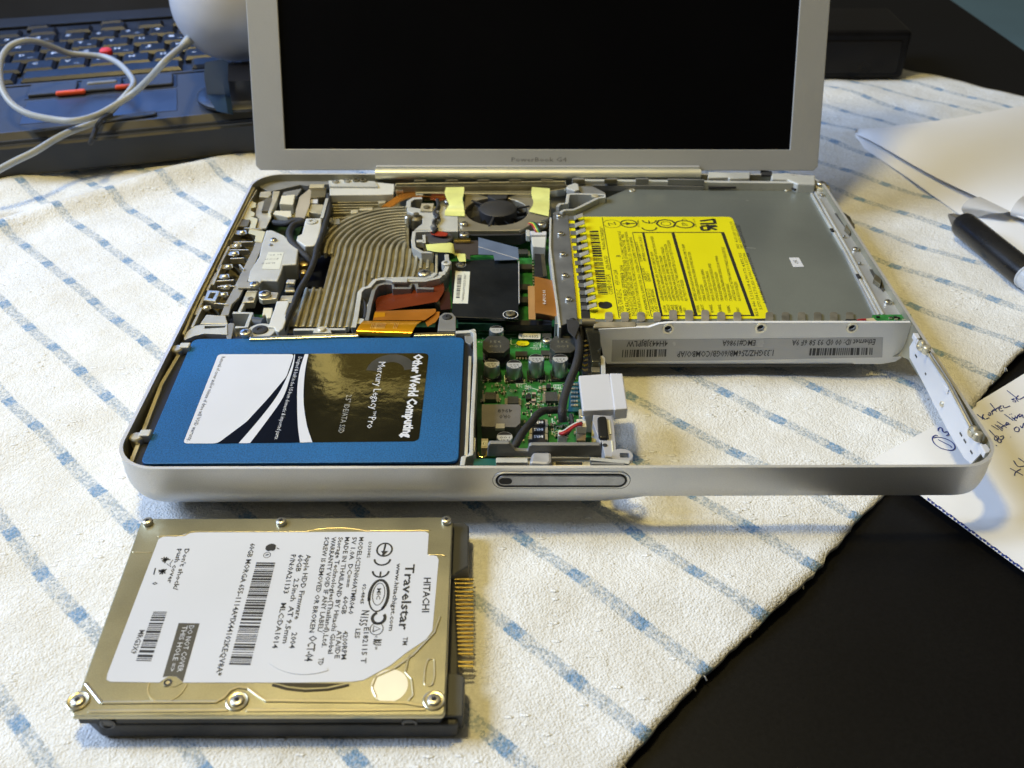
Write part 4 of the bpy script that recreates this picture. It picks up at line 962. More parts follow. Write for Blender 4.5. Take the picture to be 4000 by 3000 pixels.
# black sleeved cables
cable('black_cable', 3, [(1185, 120), (1200, 190), (1240, 300), (1240, 400), (1210, 520), (1170, 620), (1140, 700), (1110, 800), (1095, 900), (1105, 985)], 1.55, RUB, [-4, -4, -4, -4, -4.5, -6, -7, -8, -8, -11])
cable('black_cable', 3, [(1095, 885), (1010, 890), (940, 895), (880, 930), (840, 985), (790, 1040), (745, 1100), (700, 1180), (660, 1240), (630, 1285)], 1.35, RUB, [-8.5, -8, -7.5, -7, -6.5, -6, -6, -6, -7, -8])
cable('braided_cable', 3, [(1262, 180), (1260, 300), (1256, 420), (1240, 520)], 1.1, BLK, -6)
# card edge and springs beside the battery connector
sheet('black_socket', 3, [(1260, 200), (1300, 200), (1340, 400), (1345, 580), (1270, 580), (1250, 380)], -10, 5, BLK, lap, .2)
for i in range(7):
    b = B(); b.loft(P(3, [(1262, 262 + i * 42), (1288, 285 + i * 42), (1320, 276 + i * 42)], -6.5), P(3, [(1262, 276 + i * 42), (1288, 300 + i * 42), (1320, 290 + i * 42)], -6.5), (0, 0, -.5)); b.build('contact_spring', GOLD if i % 2 else TIND, lap)
sheet('shield_can', 3, [(1292, 172), (1395, 172), (1425, 215), (1435, 345), (1400, 378), (1432, 420), (1428, 470), (1350, 470), (1325, 300)], -3.6, 8, mat('dark_mirror', (.22, .22, .17), .22, .95, .25, 60), lap, .5)
sheet('shield_can_foot', 3, [(1345, 475), (1428, 480), (1425, 560), (1350, 555)], -6, 6, TIND, lap, .3)
strip('white_bracket', 3, [(1432, 420), (1450, 440), (1455, 590)], -5, 1.6, 6, MAG)
# white plastic battery connector cover
b = B(); b.prism(P(3, [(1240, 590), (1505, 572), (1556, 882), (1275, 895)], -3.4), 2.6)
b.build('connector_cover', WHT, lap, bevel=.35)
B().prism(P(3, [(1507, 568), (1620, 570), (1664, 874), (1548, 884)], -3.0), 4.4).build('connector_nose', WHT, lap, bevel=.4)
B().prism(P(3, [(1275, 897), (1510, 886), (1520, 925), (1290, 925)], -6.0), 8).build('connector_base', WHT, lap, bevel=.2)
sheet('metal_clip', 3, [(1240, 880), (1300, 880), (1300, 960), (1245, 940)], -9, 2, TIN, lap)
# front casting round the latch
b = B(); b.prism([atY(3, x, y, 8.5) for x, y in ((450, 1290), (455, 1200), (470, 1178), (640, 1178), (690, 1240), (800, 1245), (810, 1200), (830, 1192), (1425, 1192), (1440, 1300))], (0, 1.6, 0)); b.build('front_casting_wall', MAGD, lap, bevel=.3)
strip('front_rail', 10, [(525, 215), (800, 215)], -2.0, 2.2, 5, MAG)
strip('front_rail', 10, [(1340, 200), (1680, 232)], -2.4, 1.6, 5, MAG)
strip('front_rail', 10, [(1350, 240), (1640, 246)], -1.8, 1.0, 5, MAGD)
sheet('latch_channel', 10, [(530, 190), (1345, 180), (1345, 262), (525, 262)], -4.2, 4, TIN, lap, .2)
sheet('latch_slot', 10, [(1040, 232), (1270, 232), (1270, 250), (1040, 250)], -3.9, 1, BLKM, lap, 0)
b = B(); tp = P(10, [(800, 185), (845, 145), (1000, 142), (1005, 170), (1000, 180)], -.2); b.prism(P(10, [(812, 240), (835, 150), (860, 142), (1005, 142), (1008, 225), (985, 250)], -.6), 5); b.build('latch_block', mat('latch_grey', (.36, .36, .37), .5, .3, .15, 200), lap, bevel=.9)
sheet('teal_board_edge', 10, [(335, 205), (525, 200), (525, 262), (330, 262)], -3.2, 1.2, mat('teal_board', (.01, .09, .07), .4), lap, 0)
strip('front_left_casting', 10, [(330, 20), (322, 130), (300, 175), (245, 190), (235, 262)], -1.8, 1.6, 9, MAG)
b = B(); b.prism(P(3, [(400, 1135), (458, 1135), (458, 1215), (398, 1215)], -9), 3).prism(P(3, [(402, 1155), (452, 1155), (450, 1198), (400, 1198)], -8.8), .1, 1).text('13', at(3, 440, 1168, -8.75), at(3, 412, 1168, -8.75), 1.2, 2); b.build('crystal_can', [TIN, OFFW, INK], lap)
strip('gold_loop', 3, [(370, 1250), (380, 1285), (410, 1292), (440, 1280), (448, 1240)], -7, .5, .6, GOLD)
# right bracket with oval pad and eyelet
sheet('bracket_plate', 3, [(1365, 928), (1525, 938), (1545, 1000), (1570, 1290), (1470, 1300), (1440, 1160), (1425, 1180), (1400, 1100), (1360, 990)], -3.6, 7, mat('bracket_grey', (.46, .46, .48), .45, .4, .08, 80), lap, .35)
sheet('black_pad', 3, [(1400, 940), (1480, 935), (1500, 1110), (1488, 1125), (1425, 1125), (1412, 1105)], -2.4, 3, mat('pad_black', (.02, .02, .018), .3, .3), lap, .6, 2)
sheet('light_slot', 3, [(1492, 975), (1508, 975), (1522, 1095), (1506, 1095)], -3.35, .4, mat('pale_slot', (.7, .68, .5), .4), lap, 0)
sheet('light_slot', 3, [(1518, 1152), (1530, 1152), (1543, 1270), (1531, 1270)], -3.35, .4, mat('pale_slot', 0), lap, 0)
B().lathe(at(3, 1466, 1192, -3.5), [(.8, 0), (.8, .1), (0, .1)], 14).build('pin_hole', BLKM, lap)
for i in range(3): sheet('gold_tooth', 3, [(1350 + i * 2, 985 + i * 68), (1388, 1005 + i * 68), (1388, 1025 + i * 68), (1352, 1030 + i * 68)], -6.5, 1, GOLD, lap, 0)
ec = at(3, 1642, 1280, -3.2); e1 = (at(3, 1708, 1280, -3.2) - ec).x
lo_ = rrect(ec.x - e1 - 2, ec.y - 3.2, ec.x + e1, ec.y + 3.2, 3.1, 6, -3.2); li_ = rrect(ec.x - e1 * .72, ec.y - 1.1, ec.x + e1 * .55, ec.y + 1.2, .5, 3, -3.2)
B().prism(lo_, 1.6, holes=[li_]).build('eyelet', mat('bracket_grey', 0), lap, bevel=.3)

# ---- optical drive (screwed into the right of the base)
OZ = -4.2
od = B(); od.prism(P(4, [(545, 118), (1545, 118), (1580, 135), (2000, 905), (100, 905), (100, 268), (150, 258), (250, 240)], OZ), 11); 
optical = od.build('optical_drive', mat('drive_grey', (.27, .29, .26), .32, .6, .14, 15, .06, 3500, grain=.08), lap, bevel=.35)
odl = sheet('drive_side_rail', 2, [(1462, 395), (1500, 388), (1590, 400), (1665, 1215), (1672, 1320), (1530, 1375), (1478, 1000), (1445, 700)], -3.2, 5, RAIL, lap, .3)
strip('drive_side_lip', 2, [(1440, 440), (1435, 700), (1470, 1000), (1500, 1220), (1520, 1390)], -2.4, .9, 7, MAG)
for x, y in ((1515, 428), (1525, 582), (1545, 758), (1562, 942), (1595, 1148)): screw(at(2, x, y, -2.8), 1.5, lap, .8)
# label
LZ = OZ + .14
b = B()
b.prism(roundpoly(P(4, [(165, 290), (1120, 290), (1342, 876), (222, 880)], LZ), 3), .1)
tz = LZ + .05
def yt(t, x0_, y0_, x1_, y1_, h, m_=1): b.text(t, at(13, x0_, y0_, tz), at(13, x1_, y1_, tz), h, m_)
def yl_(pts, w_): b.line(P(13, pts, tz), w_, 1)
b.flat(P(4, [(212, 290), (232, 290), (305, 876), (252, 878)], tz)[::-1], 1)
yl_([(283, 136), (467, 1222)], .32); yl_([(610, 298), (815, 1205)], .3); yl_([(610, 298), (1600, 298)], .7); yl_([(815, 1205), (925, 1205)], .3)
b.flat(P(13, [(712, 298), (738, 298), (940, 1203), (915, 1203)], tz + .01), 1); b.flat(P(13, [(1028, 298), (1062, 298), (1318, 1203), (1282, 1203)], tz + .01), 1); b.flat(P(13, [(1565, 298), (1602, 298), (1930, 1203), (1893, 1203)], tz + .01), 1)
yl_([(920, 1197), (1925, 1195)], .8)
yt('COMBO 8122A', 405, 968, 365, 752, 1.9); yt('678-0463D', 372, 700, 337, 550, 1.6); yt('*PA4361B2YRREBX*', 325, 487, 290, 237, 1.5)
b.bars(*P(13, [(238, 965), (345, 968), (240, 272), (145, 275)], tz), n=100, m=1, seed=8)
yt('MODEL CW-8123-C', 525, 1200, 485, 915, 2.0); yt('+5V', 478, 865, 463, 815, 1.9); yt('=== 2.0A', 463, 805, 442, 702, 1.7); yt('B', 482, 560, 478, 542, 1.9)
yt('MANUFACTURED SEPTEMBER 2004', 600, 1205, 512, 655, 1.8)
yt('THIS PRODUCT IS CERTIFIED BY THE MANUFACTURER TO COMPLY WITH DHHS RULE', 642, 1205, 480, 285, 1.25)
yt('21 CFR SUBCHAPTER J APPLICABLE AT THE DATE OF MANUFACTURE.  MIN', 680, 1200, 517, 320, 1.25)
yt('MATSUSHITA KOTOBUKI ELECTRONICS INDUSTRIES, LTD.  MADE IN INDONESIA', 725, 1200, 552, 290, 1.25)
yt('2131 MINAMIKATA, KAWAUCHI-CHO, ONSEN-GUN, EHIME 791-0395 JAPAN', 798, 1200, 602, 350, 1.25)
yt('CLASS 1 LASER PRODUCT', 848, 1155, 795, 905, 1.3); yt('CLASS 1 LASER APPARAT', 892, 1155, 832, 905, 1.3); yt('LASER KLASSE 1', 775, 825, 728, 670, 1.3); yt('EN60825-1', 812, 825, 780, 722, 1.3)
yt('LUOKAN 1 LASERLAITE', 722, 610, 660, 400, 1.2); yt('APPAREIL A LASER CLASSE 1', 760, 610, 700, 335, 1.2)
def block(x0_, lines, dx, y0_=1165, lab=None, h=1.2):
    for i, t in enumerate(lines):
        x = x0_ + i * dx; s_ = .238; L_ = len(t) * 10.4
        if lab and lab[i]: yt(lab[i], x + 2, 1165, x + 2 - s_ * len(lab[i]) * 11, 1165 - len(lab[i]) * 11, h)
        yt(t, x - s_ * (1165 - y0_), y0_, x - s_ * (1165 - y0_) - s_ * L_, y0_ - L_, h)
block(985, ['-LASER RADIATION WHEN OPEN   DO NOT STARE INTO BEAM', '-LASERSTRAHLUNG WENN ABDECKUNG GEOFFNET NICHT IN DEN STRAHL BLICKEN', '-LASERSTRALING VED ABNING SE IKKE IND I STRALEN', '-LASERSTRALING NAR DEKSEL APNES STIRR IKKE INN I STRALEN', '-LASERSTRALNING NAR DENNA DEL AR OPPNAD BETRAKTA EJ STRALEN', '-AVATTAESSA OLET ALTTIINA LASERSATEILYLLE ALA TUIJOTA SATEESEEN', ' ALA TUIJOTA SATEESEEN'], 42, 1040, ['CAUTION', 'VORSICHT', 'ADVARSEL', 'ADVARSEL', 'VARNING', 'VARO!', ''])
block(1345, ['-INVISIBLE LASER RADIATION WHEN OPEN AVOID EXPOSURE TO BEAM', '-UNSICHTBARE LASERSTRAHLUNG WENN GEOFFNET NICHT DEM', ' STRAHL AUSSETZEN', '-USYNLIG LASERSTRALING VED ABNING', ' UNDGA UDSAETTELSE FOR STRALING', '-USYNLIG LASERSTRALING NAR DEKSEL APNES', ' UNNGA EKSPONERING FOR STRALEN', '-OSYNLIG LASERSTRALNING NAR DENNA DEL AR OPPNAD', ' STRALEN AR FARLIG', '-AVATTAESSA OLET ALTTIINA NAKYMATTOMALLE LASERSATEILYLLE', ' ALA KATSO SATEESEEN'], 47, 1040, ['CAUTION', 'VORSICHT', '', 'ADVARSEL', '', 'ADVARSEL', '', 'VARNING', '', 'VARO!', ''])
for i, t in enumerate(('REG 446 5,513,168 4,789,975 4,835,755', '5,577,154 5,715,355 4,930,111 5,027,546', '5,315,448 5,583,936 4,577,216 5,712,958')):
    x = 1975 + i * 40; yt(t, x, 1200 - i * 70, x - 190, 520, 1.2); yt('PAT. 4,631,603 6,516,132', x - 205, 470, x - 290, 180 + i * 20, 1.2)
def icon_c(x, y): return at(13, x, y, tz)
Yr, Xr = V((-1, 0, 0)), V((0, 1, 0))
c_ = icon_c(388, 205); b.ring(c_, 4.1, 4.1, .28, 1); b.line([c_ + V((-1.2, -2, 0)), c_ + V((-1.6, 1, 0)), c_ + V((0, 0, 0)), c_ + V((1.6, -1, 0)), c_ + V((1.2, 2, 0))], .5, 1)
c_ = icon_c(570, 203); b.ring(c_, 4.0, 4.0, .7, 1); b.line([c_ + V((-3, -.2, 0)), c_ + V((3, .2, 0))], .8, 1); b.flat([c_ + V((-1.2, -1.6, .01)), c_ + V((1.2, 0, .01)), c_ + V((-1.2, 1.6, .01))], 1)
yt('010084', 690, 240, 680, 165, 1.0)
for q in (0, 1):
    c_ = icon_c(790, 245 - q * 78); b.ring(c_, 3.6, 3.4, .7, 1, a0=180 + 0, a1=360, n=16) if q == 0 else b.ring(c_, 3.4, 3.2, .7, 1, a0=180, a1=360, n=16)
c_ = icon_c(785, 170); b.line([c_, c_ + V((0, -2.6, 0))], .6, 1)
c_ = icon_c(972, 203); b.ring(c_, 4.8, 4.6, 1.0, 1, n=8); b.ring(c_, 2.4, 2.2, .4, 1)
c_ = icon_c(1172, 210); b.ring(c_, 4.6, 4.0, .8, 1, a0=200, a1=520); b.text('SP', c_ + V((1.2, -1.8, 0)), c_ + V((1.2, 1.8, 0)), 2.4, 1)
c_ = icon_c(1172, 165); b.ring(c_, 1.2, 1.2, .3, 1)
yt('LR21971', 1300, 235, 1285, 150, .9)
# the mirrored R-U mark
def bar(x0_, y0_, x1_, y1_, w_): b.line(P(13, [(x0_, y0_), (x1_, y1_)], tz + .02), w_, 1)
for q in ((1340, 175, 1495, 155), (1488, 150, 1505, 205), (1340, 205, 1500, 200), (1350, 230, 1510, 225), (1350, 235, 1365, 275), (1360, 275, 1440, 270), (1420, 215, 1440, 272), (1440, 245, 1520, 270), (1440, 240, 1525, 230)): bar(*q, 1.5)
logo(b, at(13, 315, 1082, tz), 3.1, 1, Xr, Yr)
label_o = b.build('drive_warning_label', [YEL, INK], lap)
b = B(); b.flat(P(4, [(1448, 525), (1505, 525), (1535, 578), (1472, 580)], OZ + .12)[::-1], 0); b.text('OK', at(4, 1506, 560, OZ + .16), at(4, 1492, 538, OZ + .16), 1.7, 1); b.build('ok_sticker', [WHTL, INK], lap)
b = B()
for q in ((1150, 465, 1258, 472, .5), (1700, 355, 1712, 372, .5), (1848, 620, 1862, 640, .5), (1200, 195, 1215, 197, .8), (1100, 185, 1430, 190, .12)): b.line(P(4, [(q[0], q[1]), (q[2], q[3])], OZ + .05), q[4], 0)
b.build('drive_scratches', mat('scratch', (.42, .43, .38), .4, .4), lap)
for x, y in ((545, 138), (1438, 135)): B().lathe(at(4, x, y, OZ + .1), [(1.6, 0), (1.4, .3), (.8, .3), (.7, 0), (0, 0)], 16).build('drive_rivet', TIN, lap, sm=True)
for q in ((110, 285, 100, 268), ):
    pass
# the row of spring tabs on the label's left edge
for i in range(13):
    x = 1640 + i * 9.6; y = 425 + i * 64.6
    b = B(); pz = P(2, [(x, y - 4), (x + 82, y - 12)], -1.6), P(2, [(x + 4, y + 28), (x + 86, y + 20)], -1.6)
    b.loft([at(2, x - 2, y + 4, -3.4), at(2, x + 14, y - 2, -1.8), at(2, x + 75, y - 24, -1.2), at(2, x + 82, y - 18, -1.9)], [at(2, x + 2, y + 36, -3.4), at(2, x + 18, y + 28, -1.8), at(2, x + 82, y + 6, -1.2), at(2, x + 88, y + 12, -1.9)], (0, 0, -.35))
    b.build('spring_tab', mat('tab_metal', (.60, .58, .50), .35, .6, .12, 90), lap)
    b = B(); b.prism(P(2, [(x - 50, y + 2), (x - 4, y + 2), (x, y + 34), (x - 46, y + 34)], OZ + .75), .6); b.build('tab_base', RAIL, lap, bevel=.1)
# tabs along the front edge
for i in range(16):
    if i == 9: continue
    x = 410 + i * 92.5; y0_ = 838 - (12 if 3 < i < 7 else 0); z_ = OZ + .9
    if i in (7, 8): x += 0
    b = B(); tb = roundpoly([at(4, x - 22, 893, z_), at(4, x - 22, y0_, z_), at(4, x + 22, y0_, z_), at(4, x + 26, 893, z_)], 2.2)
    b.prism(tb, .35); b.build('front_tab', mat('front_tab_metal', (.33, .30, .245), .45, .5, .25, 200) if i < 10 else mat('worn_tab', (.22, .205, .16), .45, .5, .3, 200), lap, bevel=.1)
strip('front_ledge', 4, [(300, 898), (570, 903), (1900, 893)], OZ + .9, 1.6, 2, RAIL)
sheet('tarnished_strip', 4, [(330, 893), (565, 893), (568, 922), (320, 925)], OZ + 1.9, 1.0, mat('tarnish', (.33, .29, .20), .5, .4, .3, 200), lap, .3)
sheet('bare_strip', 4, [(570, 900), (700, 898), (650, 915), (570, 920)], OZ + 1.6, .8, TINB, lap, .2)
B().tube(P(4, [(255, 898), (330, 900)], OZ + 1.4), 1.7, 12).build('rolled_clip', TIND, lap, sm=True)
# black cable stub passing the clip
sheet('black_flap', 2, [(1575, 1320), (1680, 1330), (1690, 1370), (1650, 1480), (1590, 1420)], -2, .6, BLKM, lap, .1)
# battery bay wall with its label
BY = 83.0
def wY(k, x, y, off=0): return atY(k, x, y, BY - off)
prof_ = [(352, 938), (560, 930), (640, 928), (700, 908), (760, 902), (1500, 900), (2150, 900), (2156, 960), (2146, 1040), (2120, 1085), (2060, 1125), (1980, 1138), (1400, 1140), (900, 1148), (440, 1148), (400, 1140), (378, 1100)]
hl = []
for x, y in ((752, 935), (1285, 930), (1812, 930)):
    c_ = wY(4, x, y); hl.append([c_ + V((1.35 * math.cos(a), 0, 1.35 * math.sin(a))) for a in [2 * math.pi * i / 18 for i in range(18)]])
B().prism([wY(4, x, y) for x, y in prof_], (0, 1.3, 0), holes=hl).build('bay_wall', mat('bay_wall_metal', (.76, .76, .75), .42, .15, .04, 30, grain=.04), lap, bevel=.4)
for h_ in hl:
    c_ = sum(h_, V((0, 0, 0))) / len(h_)
    B().prism([c_ + V((math.cos(a), 0, math.sin(a))) * 2.3 + V((0, -.3, 0)) for a in [2 * math.pi * i / 24 for i in range(24)]], (0, .5, 0), holes=[[c_ + V((math.cos(a), 0, math.sin(a))) * 1.45 + V((0, -.3, 0)) for a in [2 * math.pi * i / 18 for i in range(18)]]]).build('threaded_insert', TINB, lap, bevel=.15)
    B().box(c_ + V((0, 2.4, 0)), (2, .6, 2)).build('insert_shade_box', BLK, lap)  # black box added behind the hole to stand in for its shade
up_ = V((0, -1, 0))
def bt(t, x0_, y0_, x1_, y1_, h):
    p = wY(4, x0_, y0_, .22); q = wY(4, x1_, y1_, .22); p.y = q.y = BY - .22; b.text(t, p, q, h, 1, up=up_, bold=.01)
b = B(); b.prism([wY(4, x, y, .1) for x, y in ((430, 1000), (1200, 992), (1990, 985), (1985, 1100), (1200, 1116), (425, 1126))], (0, .08, 0))
bt('Ethernet ID: 00 0D 93 58 6F 9A', 1948, 996, 1468, 1000, 2.55); bt('EMC#1986A', 1258, 1001, 1066, 1003, 2.55); bt('4H443JBJPLW', 752, 1005, 515, 1007, 2.55); bt('1.33GHZ/256MB/60GB/COMBO/AP', 1362, 1058, 805, 1066, 2.7)
b.bars(*[wY(4, x, y, .22) for x, y in ((1930, 1045), (1928, 1086), (1552, 1090), (1558, 1048))], n=64, m=1, seed=4)
b.bars(*[wY(4, x, y, .22) for x, y in ((742, 1053), (740, 1096), (480, 1100), (484, 1057))], n=48, m=1, seed=9)
b.build('serial_number_label', [mat('clear_grey_label', (.43, .43, .425), .25, .1, .02), mat('label_ink', (.035, .035, .035), .5)], lap)
# underside of the wall end and corner green board
sheet('corner_board', 4, [(1930, 855), (2150, 852), (2160, 885), (2060, 905), (1960, 905), (1920, 880)], OZ + 1.5, 1.2, PCB, lap, 0)
b = B(); rnd = random.Random(2)
for i in range(10): b.box(at(4, 1950 + rnd.random() * 190, 865 + rnd.random() * 28, OZ + 1.8), (.6, .4, .3), i % 2)
b.build('corner_components', [TINB, BLK], lap, kind='stuff')
cable('red_wire', 4, [(1830, 898), (1850, 888), (1890, 884)], .6, REDW, -1.5, n=6); 
sheet('cream_tape', 4, [(1870, 878), (1935, 872), (1955, 890), (1900, 900), (1870, 898)], -1.8, .4, mat('cream_tape', (.5, .42, .25), .6), lap, .1)
# right side ledge beside the drive
sheet('side_ledge', 4, [(1592, 142), (1660, 142), (1700, 180), (2135, 860), (1985, 862), (1950, 870)], -3.2, 2, mat('ledge_metal', (.52, .53, .54), .4, .6, .08, 60), lap, .2)
for dx, z_ in ((-22, -2.8), (2, -2.6)): strip('ledge_rib', 4, [(1600 + dx, 150), (1790 + dx, 480), (1990 + dx, 850)], z_, .8, 1.5, MAG)
strip('ledge_notch', 4, [(1692, 355), (1702, 372)], -2.2, 1.4, .6, BLKM); strip('ledge_notch', 4, [(1842, 618), (1856, 640)], -2.2, 1.4, .6, BLKM)
for q in ([(1712, 270), (1760, 262), (1800, 290), (1828, 350), (1815, 378), (1790, 375)], [(1912, 592), (1960, 592), (1990, 620), (2020, 690), (1990, 720), (1965, 690)]):
    sheet('side_clip_recess', 4, q, -2.9, .6, mat('recess_dark', (.06, .06, .055), .5, .2), lap, 0)
for q in ([(1790, 300), (1828, 330), (1800, 380), (1770, 350)], [(1945, 615), (1985, 650), (1975, 680), (1935, 650)]):
    sheet('side_clip', 4, q, -1.2, 2, TIND, lap, .3)
for x, y, r_ in ((1832, 478, 1.5), (2018, 782, 1.5), (1638, 165, 1.1), (1765, 405, .7), (1855, 560, .7)): screw(at(4, x, y, -2.7), r_, lap, .7)
sheet('right_corner_casting', 4, [(1345, 40), (1450, 35), (1470, 48), (1600, 50), (1600, 105), (1500, 100), (1440, 75), (1350, 72)], .2, 5, MAG, lap, .6)
sheet('hinge_plate', 4, [(985, 30), (1100, 35), (1225, 32), (1222, 68), (1105, 70), (1100, 62), (980, 65)], .6, 4, MAG, lap, .4)
sheet('hinge_slot', 4, [(1285, 22), (1350, 28), (1350, 50), (1290, 48)], .2, 1, BLKM, lap, 0)
strip('back_channel', 4, [(240, 78), (700, 82), (1100, 88), (1600, 92)], -.4, 2.4, 4, MAG)
strip('back_channel', 4, [(255, 105), (700, 108), (960, 112)], -2.2, 1.4, 3, MAGD)
strip('gasket_tooth', 4, [(200, 70), (270, 70)], 1.0, 1.2, 3, MAGD); strip('gasket_tooth', 4, [(400, 70), (460, 70)], 1.0, 1.0, 3, MAGD); strip('gasket_tooth', 4, [(565, 70), (640, 70)], 1.0, 1.0, 3, MAGD); strip('gasket_tooth', 4, [(750, 72), (960, 76)], 1.0, 1.0, 3, MAGD)
sheet('black_pad', 4, [(980, 105), (1140, 100), (1145, 118), (985, 120)], -2.4, 1, BLKM, lap, .2)
sheet('black_pad', 4, [(1440, 108), (1605, 105), (1605, 128), (1480, 130)], -2.6, 1, BLKM, lap, .2)
sheet('corner_strut', 4, [(215, 90), (280, 95), (390, 150), (380, 165), (250, 150), (230, 120)], -2.4, 4, MAGD, lap, .3)
screw(at(4, 1635, 100, -.8), 2.4, lap, 1.0); B().lathe(at(4, 1640, 118, -2), [(3.6, -3), (3.6, .2), (2.8, .6), (2.7, .1), (0, .1)], 20).build('corner_boss', TIN, lap, sm=True)
sheet('lid_stop', 2, [(1575, 165), (1650, 140), (1680, 150), (1690, 200), (1650, 208), (1580, 190)], -.6, 3, MAG, lap, .5)
# right side of the battery opening: sloped plate with screws and clips
PX = 273.6
def X11(x, y, off=0): return atX(11, x, y, PX - off)
top_ = [(650, 40), (700, 95), (745, 165), (950, 475), (1160, 880), (1235, 990), (1270, 1050), (1290, 1085)]
bot_ = [(598, 130), (600, 230), (655, 330), (790, 590), (960, 920), (1110, 1165), (1140, 1190), (1165, 1215)]
SPM = mat('side_plate_metal', (.70, .71, .74), .42, .3, .04, 50)
b = B(); b.loft([X11(*p) for p in top_], [X11(*p) for p in bot_], (.5, 0, 0)); b.build('side_plate', SPM, lap)
B().tube([X11(x, y, .3) for x, y in ((748, 160), (955, 472), (1160, 868))], .45, 8).build('side_plate_lip', TINB, lap, sm=True)
B().tube([X11(x, y, -.5) for x, y in ((770, 150), (977, 462), (1182, 858))], .35, 8).build('side_plate_lip', MAGD, lap, sm=True)
for (x, y) in ((712, 118), (1192, 918)):
    B().lathe(X11(x, y), [(2.1, -.2), (2.1, .5), (1.7, 1.1), (.7, 1.4), (.5, 1.0), (0, 1.0)], 20, ax=(-1, 0, .25)).build('plate_screw', TINB, lap, sm=True)
    B().lathe(X11(x + 50, y + 20, .6), [(1.4, -2.2), (1.4, .2), (1.0, .6), (0, .7)], 18).build('spacer', TIN, lap, sm=True)
for q in ([(905, 455), (960, 455), (995, 510), (960, 525), (925, 490)], [(1255, 1035), (1310, 1025), (1352, 1080), (1340, 1105), (1300, 1115), (1280, 1080)], [(630, 0), (680, 0), (705, 45), (665, 55)]):
    sheet('plate_clip', 11, q, .3, 2.2, SPM, lap, .3)
B().lathe(X11(905, 660), [(1.0, -.2), (1.0, .5), (.5, .9), (0, 1.0)], 16, ax=(-1, 0, 0)).build('rivet', TINB, lap, sm=True)
for x, y, a in ((660, 215, .9), (748, 380, .5), (1075, 940, .9), (1112, 1002, .9), (1172, 1105, .8)):
    B().box(X11(x, y, .05), (.12, a, .32), 0).build('plate_slot', mat('recess_dark', 0), lap)

# ------------------------------------------------------------------ solid state drive in the front left bay
SZ = -2.4
ssd = thing('solid_state_drive', 'blue solid state drive with a glossy black and white label in the front left bay', 'drive', (57, 40, -12))
pl = roundpoly([at(5, 522, 182, SZ), at(5, 2085, 172, SZ), at(5, 2050, 890, SZ), at(5, 215, 902, SZ)], 3)
B().prism(pl, 1.0).build('top_cover', BLUE, ssd, bevel=.25)
cN = sum(pl, V((0, 0, 0))) / len(pl)
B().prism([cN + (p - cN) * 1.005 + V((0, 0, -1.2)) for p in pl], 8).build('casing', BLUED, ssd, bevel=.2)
fb = [at(5, 150, 925, SZ - 1.4), at(5, 2100, 915, SZ - 1.4), at(5, 2128, 200, SZ - 1.4), at(5, 470, 158, SZ - 1.4)]
B().prism(roundpoly(fb, 4), 6).build('rubber_sleeve', mat('navy_rubber', (.008, .010, .018), .5), ssd, bevel=.4)
b = B(); zt_ = SZ + .1
b.prism(roundpoly(P(5, [(667, 270), (1880, 264), (1822, 772), (462, 786)], zt_), 2.4), .08, 0)
def q5(pts, dz): return P(5, pts, zt_ + dz)
b.flat(roundpoly(q5([(667, 271), (1104, 270), (1060, 400), (950, 530), (830, 660), (662, 785), (464, 785)], .02), 1.6)[::-1], 1)
b.add(q5([(1104, 270), (1189, 270), (1060, 400), (1165, 430), (950, 530), (1160, 560), (830, 660), (1180, 670), (662, 785), (1212, 778)], .015), [(0, 1, 3, 2), (2, 3, 5, 4), (4, 5, 7, 6), (6, 7, 9, 8)], 3)
def swoosh(A_, C_): b.add(q5(A_, .03) + q5(C_, .03), [(i, i + 1, len(A_) + i + 1, len(A_) + i) for i in range(len(A_) - 1)], 1)
def sp(pts): 
    s_ = smooth([V((x, y, 0)) for x, y in pts], 6); return [(p.x, p.y) for p in s_]
swoosh(sp([(1106, 272), (1092, 330), (1060, 410), (1000, 520), (900, 650), (785, 783)]), sp([(1110, 272), (1102, 330), (1080, 410), (1040, 520), (958, 640), (850, 783)]))
swoosh(sp([(1166, 270), (1140, 350), (1124, 450), (1122, 560), (1126, 680), (1138, 779)]), sp([(1187, 270), (1170, 350), (1160, 450), (1160, 560), (1178, 680), (1210, 778)]))
def st(t, x0_, y0_, x1_, y1_, h, m_, bold=0, shear=0): b.text(t, at(5, x0_, y0_, zt_ + .05), at(5, x1_, y1_, zt_ + .05), h, m_, bold=bold, shear=shear)
st('Other World Computing', 1797, 270, 1728, 752, 3.1, 1, .045); st('Mercury Legacy   Pro', 1592, 315, 1522, 697, 2.5, 1); st('TM', 1562, 598, 1558, 625, .9, 1); st('2.5" IDE/ATA SSD', 1407, 505, 1357, 725, 1.8, 5)
st('Designed & built in the US from domestic & imported parts.', 1130, 285, 990, 762, 1.35, 1, 0, .2)
st('Removal of cover and/or misuse of drive will VOID warranty.', 687, 285, 487, 772, 1.35, 4, .012)
# the planet's lit limb
mc = at(5, 1660, 372, zt_ + .03); b.add([mc + V((8.8 * math.cos(a) * r_, 8.8 * math.sin(a) * r_ * 1.25, 0)) for r_ in (1, .55) for a in [math.radians(10 + 15 * i) for i in range(12)]], [(i, i + 1, 13 + i, 12 + i) for i in range(11)], 2)
b.build('product_label', [GLB, WHTL, mat('planet_grey', (.05, .05, .045), .3, 0, .3, 80, coat=.5), NAVY, GINK, LGR], ssd)

